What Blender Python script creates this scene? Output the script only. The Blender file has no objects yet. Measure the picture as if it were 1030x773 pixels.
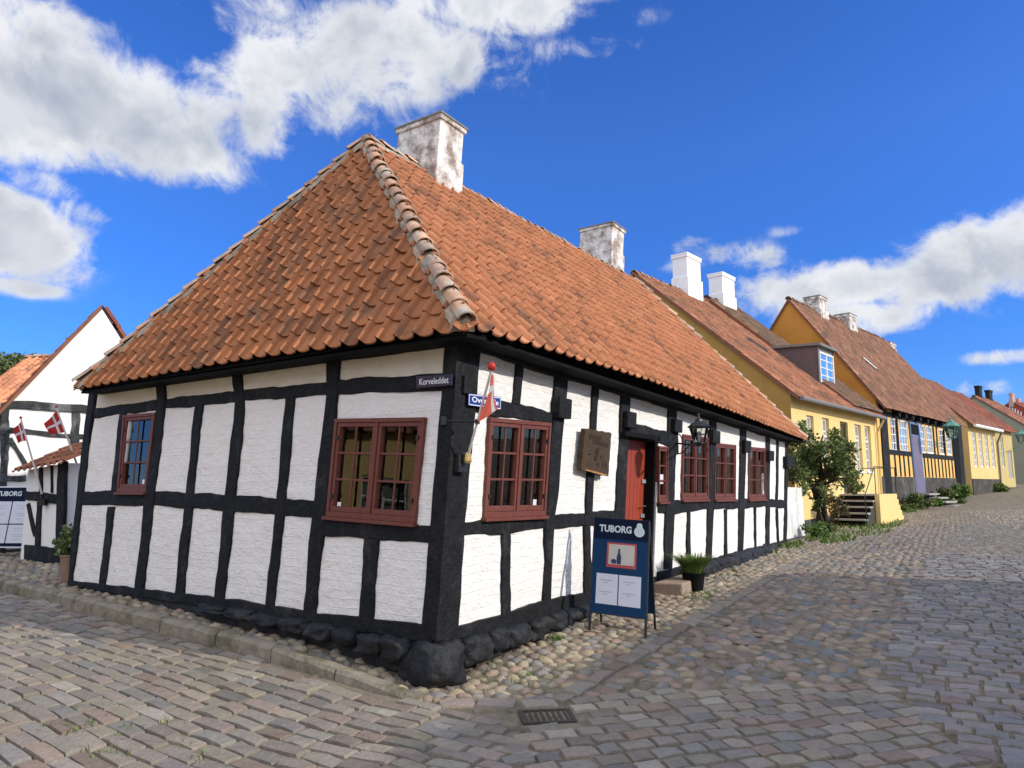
import bpy, bmesh, math, random
import numpy as np
from mathutils import Vector, Matrix
R = math.radians
sc = bpy.context.scene
COL = sc.collection
random.seed(7)
rng = np.random.default_rng(11)

# ------------------------------------------------------------------ camera, sky, sun, exposure
F, CX, CY, HC = 740., 515., 386.5, 1.6          # focal length and centre in photo pixels, eye height
PITCH = math.atan((488 - CY) / F)
cam_d = bpy.data.cameras.new('camera'); cam = bpy.data.objects.new('camera', cam_d); COL.objects.link(cam)
cam.location = (0, 0, HC); cam.rotation_euler = (math.pi / 2 + PITCH, 0, 0)
cam_d.sensor_width = 36; cam_d.lens = 36 * F / 1030; cam_d.clip_end = 2000; cam_d.clip_start = .05
sc.camera = cam
SUN_AZ, SUN_EL = 110., 26.5                       # clockwise from the view direction (+Y)
sun_d = bpy.data.lights.new('sun', 'SUN'); sun = bpy.data.objects.new('sun', sun_d); COL.objects.link(sun)
sun_d.energy = 2.75; sun_d.angle = R(.5); sun_d.color = (1, .93, .82)
sdir = Vector((math.sin(R(SUN_AZ)) * math.cos(R(SUN_EL)), math.cos(R(SUN_AZ)) * math.cos(R(SUN_EL)), math.sin(R(SUN_EL))))
sun.rotation_euler = (-sdir).to_track_quat('-Z', 'Y').to_euler()
sc.view_settings.view_transform = 'Standard'; sc.view_settings.look = 'None'
sc.view_settings.exposure = 0.42; sc.view_settings.gamma = 1
SKY_STRENGTH = .15
world = bpy.data.worlds.new('World'); sc.world = world; world.use_nodes = True

def px_dir(u, v):
    x = (u - CX) / F; y = (CY - v) / F
    return Vector((x, math.cos(PITCH) - y * math.sin(PITCH), math.sin(PITCH) + y * math.cos(PITCH)))

def build_world():
    nt = world.node_tree; nt.nodes.clear(); N = nt.nodes.new; L = nt.links.new
    out = N('ShaderNodeOutputWorld'); bg = N('ShaderNodeBackground'); bg.inputs[1].default_value = SKY_STRENGTH
    L(bg.outputs[0], out.inputs[0])
    sky = N('ShaderNodeTexSky'); sky.sky_type = 'NISHITA'; sky.sun_disc = False
    sky.sun_elevation = R(SUN_EL); sky.sun_rotation = R(SUN_AZ); sky.ozone_density = 2.2; sky.dust_density = .25; sky.air_density = .9
    hs = N('ShaderNodeHueSaturation'); hs.inputs['Saturation'].default_value = 1.22; hs.inputs['Value'].default_value = 1.0
    hs.inputs['Hue'].default_value = .507
    gm = N('ShaderNodeMix'); gm.data_type = 'RGBA'; gm.blend_type = 'MULTIPLY'; gm.inputs[0].default_value = 1; gm.inputs[7].default_value = (.84, .87, 1.10, 1)
    sz = N('ShaderNodeSeparateXYZ'); tc0 = N('ShaderNodeTexCoord'); L(tc0.outputs['Generated'], sz.inputs[0]); hz = N('ShaderNodeMapRange'); L(sz.outputs[2], hz.inputs[0]); hz.inputs[1].default_value = -.02; hz.inputs[2].default_value = .42
    hm = N('ShaderNodeMix'); hm.data_type = 'RGBA'; L(hz.outputs[0], hm.inputs[0]); hm.inputs[6].default_value = (.34, .50, .82, 1); hm.inputs[7].default_value = (.84, .87, 1.10, 1); L(hm.outputs[2], gm.inputs[7])
    L(sky.outputs[0], gm.inputs[6]); L(gm.outputs[2], hs.inputs['Color'])
    tc = N('ShaderNodeTexCoord')
    nrm = N('ShaderNodeVectorMath'); nrm.operation = 'NORMALIZE'; L(tc.outputs['Generated'], nrm.inputs[0])
    def math_n(op, a, b=None, clamp=False):
        m = N('ShaderNodeMath'); m.operation = op; m.use_clamp = clamp
        for i, q in enumerate((a, b)):
            if q is None: continue
            if isinstance(q, (int, float)): m.inputs[i].default_value = q
            else: L(q, m.inputs[i])
        return m.outputs[0]
    def noise(scale, detail, rough, vec, dist=0.):
        n = N('ShaderNodeTexNoise'); n.inputs['Scale'].default_value = scale; n.inputs['Detail'].default_value = detail
        n.inputs['Roughness'].default_value = rough; n.inputs['Distortion'].default_value = dist
        L(vec, n.inputs['Vector']); return n.outputs['Fac']
    # each cloud: where it stands in the sky, half widths, weight
    clouds = [(-30, 60, 120, 55, 1.2), (70, 115, 130, 58, 1.4), (160, 150, 90, 42, 1.2), (10, 20, 70, 40, .9), (290, 20, 120, 42, 1), (300, 90, 90, 60, 1),
              (400, 60, 120, 52, 1), (245, 125, 75, 36, .8), (500, 0, 110, 26, .9), (640, -14, 40, 10, .5), (14, 238, 56, 42, 1.3), (-20, 200, 40, 24, .7), (85, 212, 26, 14, .55),
              (10, 288, 40, 10, .6), (50, 185, 34, 14, .6), (215, 172, 40, 18, .35), (590, 49, 54, 12, .36), (645, 18, 26, 9, .24), (150, 155, 40, 30, .4),
              (1010, 245, 75, 34, 1.15), (930, 280, 80, 34, 1), (850, 285, 80, 28, .95), (1060, 255, 80, 45, 1), (780, 300, 70, 30, .95), (860, 322, 70, 20, .8),
              (720, 258, 50, 18, .7), (680, 262, 26, 26, .55), (760, 262, 34, 14, .55), (1025, 358, 46, 9, .8), (823, 183, 26, 9, .28),
              (798, 232, 22, 7, .28), (905, 190, 40, 10, .26), (985, 390, 34, 10, .3), (690, 245, 30, 9, .4)]
    fbm = noise(5.6, 10, .60, nrm.outputs[0], .55)
    fine = noise(15, 9, .68, nrm.outputs[0], .5)
    def field(vec):
        acc = None
        for u, v, ru, rv, w in clouds:
            d = px_dir(u, v).normalized(); k = 1 / F
            s = N('ShaderNodeVectorMath'); s.operation = 'SUBTRACT'; L(vec, s.inputs[0]); s.inputs[1].default_value = d
            m = N('ShaderNodeVectorMath'); m.operation = 'MULTIPLY'; L(s.outputs[0], m.inputs[0])
            cz = max(d.z, .1)
            m.inputs[1].default_value = (1 / (ru * k * 1.0), .55 / (ru * k), 1 / (rv * k * .95))
            l = N('ShaderNodeVectorMath'); l.operation = 'LENGTH'; L(m.outputs[0], l.inputs[0])
            f = N('ShaderNodeMapRange'); f.interpolation_type = 'SMOOTHERSTEP'; L(l.outputs['Value'], f.inputs[0])
            f.inputs[1].default_value = 1.45; f.inputs[2].default_value = 0.1; f.inputs[3].default_value = 0; f.inputs[4].default_value = w
            acc = f.outputs[0] if acc is None else math_n('MAXIMUM', acc, math_n('ADD', f.outputs[0], math_n('MULTIPLY', acc, .32)))
        return acc
    fld = field(nrm.outputs[0])
    # unseen cloud cover added behind and overhead as white fill light
    sp = N('ShaderNodeSeparateXYZ'); L(nrm.outputs[0], sp.inputs[0])
    rest = noise(2.1, 3, .5, nrm.outputs[0])
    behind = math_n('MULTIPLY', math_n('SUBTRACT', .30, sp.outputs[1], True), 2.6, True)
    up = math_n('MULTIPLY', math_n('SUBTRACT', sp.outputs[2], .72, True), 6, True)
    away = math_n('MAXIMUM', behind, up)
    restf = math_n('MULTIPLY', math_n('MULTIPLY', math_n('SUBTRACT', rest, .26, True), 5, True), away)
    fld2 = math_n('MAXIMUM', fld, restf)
    dens = math_n('ADD', fld2, math_n('ADD', math_n('MULTIPLY', math_n('SUBTRACT', fbm, .5), 3.0), math_n('MULTIPLY', math_n('SUBTRACT', fine, .5), 1.9)))
    gate = math_n('MULTIPLY', fld2, 4, True)
    cov = N('ShaderNodeMapRange'); cov.interpolation_type = 'SMOOTHSTEP'; L(dens, cov.inputs[0])
    cov.inputs[1].default_value = .22; cov.inputs[2].default_value = 1.05
    covg = math_n('MULTIPLY', cov.outputs[0], gate)
    # thick middles and undersides are greyer
    core = N('ShaderNodeMapRange'); core.interpolation_type = 'SMOOTHSTEP'; L(dens, core.inputs[0]); core.inputs[1].default_value = .75; core.inputs[2].default_value = 1.55
    offs = N('ShaderNodeVectorMath'); offs.operation = 'ADD'; L(nrm.outputs[0], offs.inputs[0]); offs.inputs[1].default_value = (.0, 0, .045)
    fb2 = noise(5.2, 4, .55, offs.outputs[0], .25)
    fb1 = noise(5.2, 4, .55, nrm.outputs[0], .25)
    under = math_n('MULTIPLY', math_n('ADD', math_n('SUBTRACT', fb2, fb1), .10), 3.2, True)
    shade = math_n('ADD', math_n('MULTIPLY', core.outputs[0], .38), math_n('MULTIPLY', under, .75), True)
    ramp = N('ShaderNodeMix'); ramp.data_type = 'RGBA'; L(shade, ramp.inputs[0])
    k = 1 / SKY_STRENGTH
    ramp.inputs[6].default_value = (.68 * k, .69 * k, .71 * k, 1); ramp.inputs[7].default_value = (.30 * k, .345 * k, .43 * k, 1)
    mx = N('ShaderNodeMix'); mx.data_type = 'RGBA'; L(covg, mx.inputs[0]); L(hs.outputs[0], mx.inputs[6])
    lit = N('ShaderNodeVectorMath'); lit.operation = 'SCALE'; L(ramp.outputs[2], lit.inputs[0]); L(math_n('ADD', 1., math_n('MULTIPLY', behind, 1.15)), lit.inputs['Scale'])  # added clouds behind the view made brighter to raise the fill
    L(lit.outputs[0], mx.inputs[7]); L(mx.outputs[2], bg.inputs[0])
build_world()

# ------------------------------------------------------------------ helpers: photo pixels to points on real planes
O = np.array([0, 0, HC])
def ray(u, v): return np.array(px_dir(u, v))
def hit(u, v, p0, n):
    d = ray(u, v); return O + d * (np.dot(np.array(p0) - O, n) / np.dot(d, n))
def at_z(u, v, z): return hit(u, v, (0, 0, z), (0, 0, 1))
def lp(u, v, Y): d = ray(u, v); return O + d * (Y / d[1])
def hor(u, Y):
    d = ray(u, 488); return np.array([d[0] / d[1] * Y, Y, 0.])
def azd(a): return np.array([math.sin(R(a)), math.cos(R(a)), 0.])
def project(p):
    q = np.array(p) - O; f = q[1] * math.cos(PITCH) + q[2] * math.sin(PITCH); y = -q[1] * math.sin(PITCH) + q[2] * math.cos(PITCH)
    return CX + F * q[0] / f, CY - F * y / f

# value noise for modelling
def vnoise(p, seed=0):
    p = np.asarray(p, float); i = np.floor(p).astype(np.int64); f = p - i; f = f * f * (3 - 2 * f)
    def h(ix, iy, iz):
        n = (ix * 374761393 + iy * 668265263 + iz * 2147483647 + seed * 974634777) & 0xFFFFFFFF
        n = ((n ^ (n >> 13)) * 1274126177) & 0xFFFFFFFF
        return ((n ^ (n >> 16)) & 0xFFFF) / 65535.
    r = 0
    for dx in (0, 1):
        for dy in (0, 1):
            for dz in (0, 1):
                w = (f[..., 0] if dx else 1 - f[..., 0]) * (f[..., 1] if dy else 1 - f[..., 1]) * (f[..., 2] if dz else 1 - f[..., 2])
                r = r + w * h(i[..., 0] + dx, i[..., 1] + dy, i[..., 2] + dz)
    return r * 2 - 1

# ground height: thin plate spline through surveyed points
GP = np.array([(-.6, 6.1, 0), (0, 0, -.08), (-3, 3, -.06), (3, 3, -.05), (0, 4.5, -.03), (.2, 5.3, -.01), (-2.57, 7.5, .20), (-2.15, 6.85, .195), (-1.25, 6.25, .09), (-4.3, 8.55, .30), (-5.6, 9.66, .33), (-7.5, 11.5, .36),
               (-9, 12.8, .36), (-10, 14.5, .36), (-5, 5, .20), (-7, 8, .34), (.6, 8.05, .17), (2.03, 10.37, .19), (3.6, 12.9, .22), (6.25, 17.15, .24), (4, 8, .08),
               (6, 4, .05), (8, 12, .22), (11, 16, .36), (10, 23, .30), (8.4, 21.8, .35), (12.5, 25.8, .34), (14.5, 28.6, .5), (18.5, 33, .62), (24.5, 40, .95), (33, 50, 1.35), (20, 29, .62),
               (30, 44, 1.15), (45, 62, 1.9), (75, 100, 3.5), (-60, 60, 1.2), (60, -20, .3), (-60, -20, 0), (0, 120, 3.2), (110, 130, 5), (60, 40, 1.6)])
def _k(r): return np.where(r > 1e-9, r * r * np.log(np.maximum(r, 1e-9)), 0)
def _fit():
    n = len(GP); A = np.zeros((n + 3, n + 3)); d = np.linalg.norm(GP[:, None, :2] - GP[None, :, :2], axis=2)
    A[:n, :n] = _k(d) + np.eye(n) * .12; A[:n, n] = 1; A[:n, n + 1:] = GP[:, :2]; A[n, :n] = 1; A[n + 1:, :n] = GP[:, :2].T
    return np.linalg.solve(A, np.concatenate([GP[:, 2], [0, 0, 0]]))
GW = _fit()
def G(x, y):
    x = np.asarray(x, float); y = np.asarray(y, float); n = len(GP); r = GW[n] + GW[n + 1] * x + GW[n + 2] * y
    for i in range(n): r = r + GW[i] * _k(np.hypot(x - GP[i, 0], y - GP[i, 1]))
    return r
def ground_px(u, v, off=0.):
    z = .2
    for _ in range(40):
        p = at_z(u, v, z + off); z = .5 * z + .5 * float(G(p[0], p[1]))
    return np.array([p[0], p[1], z + off])

# ------------------------------------------------------------------ helpers: objects
ORI = {}
def tag(o, label=None, cat=None, group=None, kind=None):
    if label: o['label'] = label
    if cat: o['category'] = cat
    if group: o['group'] = group
    if kind: o['kind'] = kind
    return o
def thing(name, loc, label, cat, group=None):
    o = bpy.data.objects.new(name, None); COL.objects.link(o); o.location = loc; o.empty_display_size = .2
    ORI[o.name] = np.array(loc, float)
    return tag(o, label, cat, group)

class MB:
    def __init__(s): s.v = []; s.f = []; s.m = []; s.uv = {}
    def add(s, vs, fs, mi=0):
        b = len(s.v); s.v += [tuple(map(float, q)) for q in vs]
        for f in fs: s.f.append(tuple(i + b for i in f)); s.m.append(mi)
    def box8(s, p, mi=0):    # p: 4 bottom pts then 4 top pts
        s.add(p, [(3, 2, 1, 0), (4, 5, 6, 7), (0, 1, 5, 4), (1, 2, 6, 5), (2, 3, 7, 6), (3, 0, 4, 7)], mi)
    def box(s, o, x, y, z, mi=0):
        o, x, y, z = map(np.array, (o, x, y, z))
        s.box8([o, o + x, o + x + y, o + y, o + z, o + x + z, o + x + y + z, o + y + z], mi)
    def cbox(s, c, sx, sy, sz, rz=0, mi=0):
        c = np.array(c, float); a = np.array([math.cos(rz), math.sin(rz), 0]); b = np.array([-math.sin(rz), math.cos(rz), 0]); z = np.array([0, 0, 1.])
        s.box(c - a * sx / 2 - b * sy / 2 - z * sz / 2, a * sx, b * sy, z * sz, mi)
    def prism(s, pts, off, mi=0):
        n = len(pts); off = np.array(off, float); q = [np.array(p, float) for p in pts]
        s.add(q + [p + off for p in q], [tuple(range(n - 1, -1, -1)), tuple(range(n, 2 * n))] + [(i, (i + 1) % n, n + (i + 1) % n, n + i) for i in range(n)], mi)
    def tube(s, pts, rad, seg=8, mi=0):
        pts = [np.array(p, float) for p in pts]; n = len(pts); rad = rad if hasattr(rad, '__len__') else [rad] * n
        ring = []
        for i, p in enumerate(pts):
            t = pts[min(i + 1, n - 1)] - pts[max(i - 1, 0)]; t = t / (np.linalg.norm(t) + 1e-9)
            a = np.cross(t, (0, 0, 1)); a = np.array([1., 0, 0]) if np.linalg.norm(a) < .05 else a / np.linalg.norm(a); b = np.cross(a, t)
            ring += [p + rad[i] * (math.cos(2 * math.pi * k / seg) * a + math.sin(2 * math.pi * k / seg) * b) for k in range(seg)]
        fs = [(i * seg + k, i * seg + (k + 1) % seg, (i + 1) * seg + (k + 1) % seg, (i + 1) * seg + k) for i in range(n - 1) for k in range(seg)]
        fs += [tuple(range(seg - 1, -1, -1)), tuple((n - 1) * seg + k for k in range(seg))]
        s.add(ring, fs, mi)
    def lathe(s, c, prof, seg=16, mi=0, sq=False):
        c = np.array(c, float); vs = []
        for r, z in prof:
            for k in range(seg):
                a = 2 * math.pi * (k + .5) / seg; vs.append(c + np.array([r * math.cos(a), r * math.sin(a), z]))
        n = len(prof)
        fs = [(i * seg + k, i * seg + (k + 1) % seg, (i + 1) * seg + (k + 1) % seg, (i + 1) * seg + k) for i in range(n - 1) for k in range(seg)]
        fs += [tuple(range(seg - 1, -1, -1)), tuple((n - 1) * seg + k for k in range(seg))]
        s.add(vs, fs, mi)
    def obj(s, name, mats, parent=None, origin=None, smooth=False, bevel=0):
        if not isinstance(mats, (list, tuple)): mats = [mats]
        if origin is None: origin = ORI[parent.name] if parent is not None else np.zeros(3)
        origin = np.array(origin, float)
        me = bpy.data.meshes.new(name); vs = [tuple(np.array(v) - origin) for v in s.v]
        me.from_pydata(vs, [], s.f); me.polygons.foreach_set('material_index', s.m)
        for m in mats: me.materials.append(m)
        if smooth: me.polygons.foreach_set('use_smooth', [True] * len(s.f))
        me.update()
        o = bpy.data.objects.new(name, me); COL.objects.link(o)
        if parent is not None: o.parent = parent; ORI[o.name] = ORI[parent.name]
        else: o.location = origin; ORI[o.name] = origin
        if bevel:
            b = o.modifiers.new('bevel', 'BEVEL'); b.width = bevel; b.segments = 2; b.limit_method = 'ANGLE'; b.angle_limit = R(40)
        return o

def fast_mesh(name, V, Q, cols=None, mats=(), parent=None, origin=(0, 0, 0), smooth=True, uv=None):
    me = bpy.data.meshes.new(name); n = len(V); m = len(Q); k = Q.shape[1]
    me.vertices.add(n); me.vertices.foreach_set('co', (np.asarray(V) - np.array(origin)).astype(np.float32).ravel())
    me.loops.add(m * k); me.loops.foreach_set('vertex_index', Q.astype(np.int32).ravel())
    me.polygons.add(m); me.polygons.foreach_set('loop_start', np.arange(0, m * k, k, dtype=np.int32))
    me.polygons.foreach_set('use_smooth', np.full(m, smooth))
    me.update(calc_edges=True)
    if cols is not None:
        a = me.color_attributes.new('Col', 'FLOAT_COLOR', 'POINT'); c = np.ones((n, 4), np.float32); c[:, :3] = cols; a.data.foreach_set('color', c.ravel())
    if uv is not None:
        l = me.uv_layers.new(name='UVMap'); l.data.foreach_set('uv', uv[Q.ravel()].astype(np.float32).ravel())
    for x in mats: me.materials.append(x)
    o = bpy.data.objects.new(name, me); COL.objects.link(o)
    if parent is not None: o.parent = parent; ORI[o.name] = ORI[parent.name]
    else: o.location = origin; ORI[o.name] = np.array(origin, float)
    return o

# ------------------------------------------------------------------ materials
def new_mat(name):
    m = bpy.data.materials.new(name); m.use_nodes = True; nt = m.node_tree; b = nt.nodes['Principled BSDF']; return m, nt, b
def mat(name, col, rough=.8, var=.15, scale=6., bump=0., bscale=40., metal=0., col2=None, c2amt=.5, detail=6, spec=.3, attr=False, stretch=None):
    """procedural surface: base colour with noise variation, optional second tone in patches, optional bump"""
    m, nt, b = new_mat(name); N = nt.nodes.new; L = nt.links.new
    tc = N('ShaderNodeTexCoord'); vec = tc.outputs['Object']
    if stretch:
        mp = N('ShaderNodeMapping'); mp.inputs['Scale'].default_value = stretch; L(vec, mp.inputs[0]); vec = mp.outputs[0]
    n = N('ShaderNodeTexNoise'); n.inputs['Scale'].default_value = scale; n.inputs['Detail'].default_value = detail; n.inputs['Roughness'].default_value = .65; L(vec, n.inputs[0])
    if attr:
        a = N('ShaderNodeVertexColor'); a.layer_name = 'Col'; base = a.outputs[0]
    else:
        rgb = N('ShaderNodeRGB'); rgb.outputs[0].default_value = (*col, 1); base = rgb.outputs[0]
    if col2 is not None:
        n2 = N('ShaderNodeTexNoise'); n2.inputs['Scale'].default_value = scale * .37; n2.inputs['Detail'].default_value = 8; n2.inputs['Roughness'].default_value = .7; L(vec, n2.inputs[0])
        rr = N('ShaderNodeMapRange'); L(n2.outputs[0], rr.inputs[0]); rr.inputs[1].default_value = .62 - c2amt * .3; rr.inputs[2].default_value = .72 - c2amt * .2
        mx = N('ShaderNodeMix'); mx.data_type = 'RGBA'; L(rr.outputs[0], mx.inputs[0]); L(base, mx.inputs[6]); mx.inputs[7].default_value = (*col2, 1); base = mx.outputs[2]
    mr = N('ShaderNodeMapRange'); L(n.outputs[0], mr.inputs[0]); mr.inputs[1].default_value = .25; mr.inputs[2].default_value = .75
    mr.inputs[3].default_value = 1 - var; mr.inputs[4].default_value = 1 + var
    vm = N('ShaderNodeVectorMath'); vm.operation = 'SCALE'; L(base, vm.inputs[0]); L(mr.outputs[0], vm.inputs['Scale'])
    L(vm.outputs[0], b.inputs['Base Color']); b.inputs['Roughness'].default_value = rough; b.inputs['Metallic'].default_value = metal
    b.inputs['Specular IOR Level'].default_value = spec
    if bump:
        nb = N('ShaderNodeTexNoise'); nb.inputs['Scale'].default_value = bscale; nb.inputs['Detail'].default_value = 5; L(vec, nb.inputs[0])
        bp = N('ShaderNodeBump'); bp.inputs['Strength'].default_value = bump; bp.inputs['Distance'].default_value = .02; L(nb.outputs[0], bp.inputs['Height']); L(bp.outputs[0], b.inputs['Normal'])
    return m
def limewash(name, col, dirt=(.45, .42, .36), dirt_amt=.25, course=.074, cb=.20):
    """limewashed brick: wall UVs are metres along and up the wall"""
    m, nt, b = new_mat(name); N = nt.nodes.new; L = nt.links.new
    uv = N('ShaderNodeUVMap'); tc = N('ShaderNodeTexCoord')
    nz = N('ShaderNodeTexNoise'); nz.inputs['Scale'].default_value = 2.2; nz.inputs['Detail'].default_value = 4; L(uv.outputs[0], nz.inputs[0])
    dd = N('ShaderNodeVectorMath'); dd.operation = 'SCALE'; L(nz.outputs['Color'], dd.inputs[0]); dd.inputs['Scale'].default_value = .10
    ad = N('ShaderNodeVectorMath'); ad.operation = 'ADD'; L(uv.outputs[0], ad.inputs[0]); L(dd.outputs[0], ad.inputs[1])
    br = N('ShaderNodeTexBrick'); L(ad.outputs[0], br.inputs[0]); br.inputs['Scale'].default_value = 1; br.inputs['Brick Width'].default_value = .24
    br.inputs['Row Height'].default_value = course; br.inputs['Mortar Size'].default_value = .008; br.inputs['Mortar Smooth'].default_value = 1
    br.inputs['Color1'].default_value = (1, 1, 1, 1); br.inputs['Color2'].default_value = (.72, .72, .72, 1); br.inputs['Mortar'].default_value = (0, 0, 0, 1)
    n1 = N('ShaderNodeTexNoise'); n1.inputs['Scale'].default_value = 16; n1.inputs['Detail'].default_value = 6; n1.inputs['Roughness'].default_value = .6; L(uv.outputs[0], n1.inputs[0])
    n3 = N('ShaderNodeTexNoise'); n3.inputs['Scale'].default_value = 90; n3.inputs['Detail'].default_value = 3; L(uv.outputs[0], n3.inputs[0])
    def mul(a, k):
        q = N('ShaderNodeMath'); q.operation = 'MULTIPLY'; L(a, q.inputs[0]); q.inputs[1].default_value = k; return q.outputs[0]
    def add(a, c):
        q = N('ShaderNodeMath'); q.operation = 'ADD'; L(a, q.inputs[0]); L(c, q.inputs[1]); return q.outputs[0]
    h = add(add(mul(br.outputs['Color'], cb), mul(n1.outputs[0], 1.5)), mul(n3.outputs[0], .14))
    bp = N('ShaderNodeBump'); bp.inputs['Strength'].default_value = .8; bp.inputs['Distance'].default_value = .018; L(h, bp.inputs['Height']); L(bp.outputs[0], b.inputs['Normal'])
    n4 = N('ShaderNodeTexNoise'); n4.inputs['Scale'].default_value = 3.1; n4.inputs['Detail'].default_value = 9; n4.inputs['Roughness'].default_value = .72; L(uv.outputs[0], n4.inputs[0])
    r = N('ShaderNodeMapRange'); L(n4.outputs[0], r.inputs[0]); r.inputs[1].default_value = .48; r.inputs[2].default_value = .85; r.inputs[4].default_value = dirt_amt
    mx = N('ShaderNodeMix'); mx.data_type = 'RGBA'; L(r.outputs[0], mx.inputs[0]); mx.inputs[6].default_value = (*col, 1); mx.inputs[7].default_value = (*dirt, 1)
    L(mx.outputs[2], b.inputs['Base Color']); b.inputs['Roughness'].default_value = .9; b.inputs['Specular IOR Level'].default_value = .15
    return m
def glass_mat(name, refl=.9, tint=(.9, .95, .93)):
    m, nt, b = new_mat(name); nt.nodes.remove(b); N = nt.nodes.new; L = nt.links.new; out = nt.nodes['Material Output']
    tr = N('ShaderNodeBsdfTransparent'); tr.inputs[0].default_value = (*tint, 1); gl = N('ShaderNodeBsdfGlossy'); gl.inputs['Roughness'].default_value = .015
    gl.inputs[0].default_value = (refl, refl, refl, 1)
    fr = N('ShaderNodeFresnel'); fr.inputs[0].default_value = 1.6
    tc = N('ShaderNodeTexCoord'); n = N('ShaderNodeTexNoise'); n.inputs['Scale'].default_value = 4; L(tc.outputs['Object'], n.inputs[0])
    bp = N('ShaderNodeBump'); bp.inputs['Strength'].default_value = .05; bp.inputs['Distance'].default_value = .01; L(n.outputs[0], bp.inputs['Height']); L(bp.outputs[0], gl.inputs['Normal'])
    mx = N('ShaderNodeMixShader'); L(fr.outputs[0], mx.inputs[0]); L(tr.outputs[0], mx.inputs[1]); L(gl.outputs[0], mx.inputs[2]); L(mx.outputs[0], out.inputs[0])
    return m
def vcol_mat(name, rough, bump, bscale, var=.18, scale=9, spec=.3, moss=None, moss_amt=.3):
    return mat(name, (1, 1, 1), rough=rough, var=var, scale=scale, bump=bump, bscale=bscale, attr=True, spec=spec, col2=moss, c2amt=moss_amt)

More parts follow.
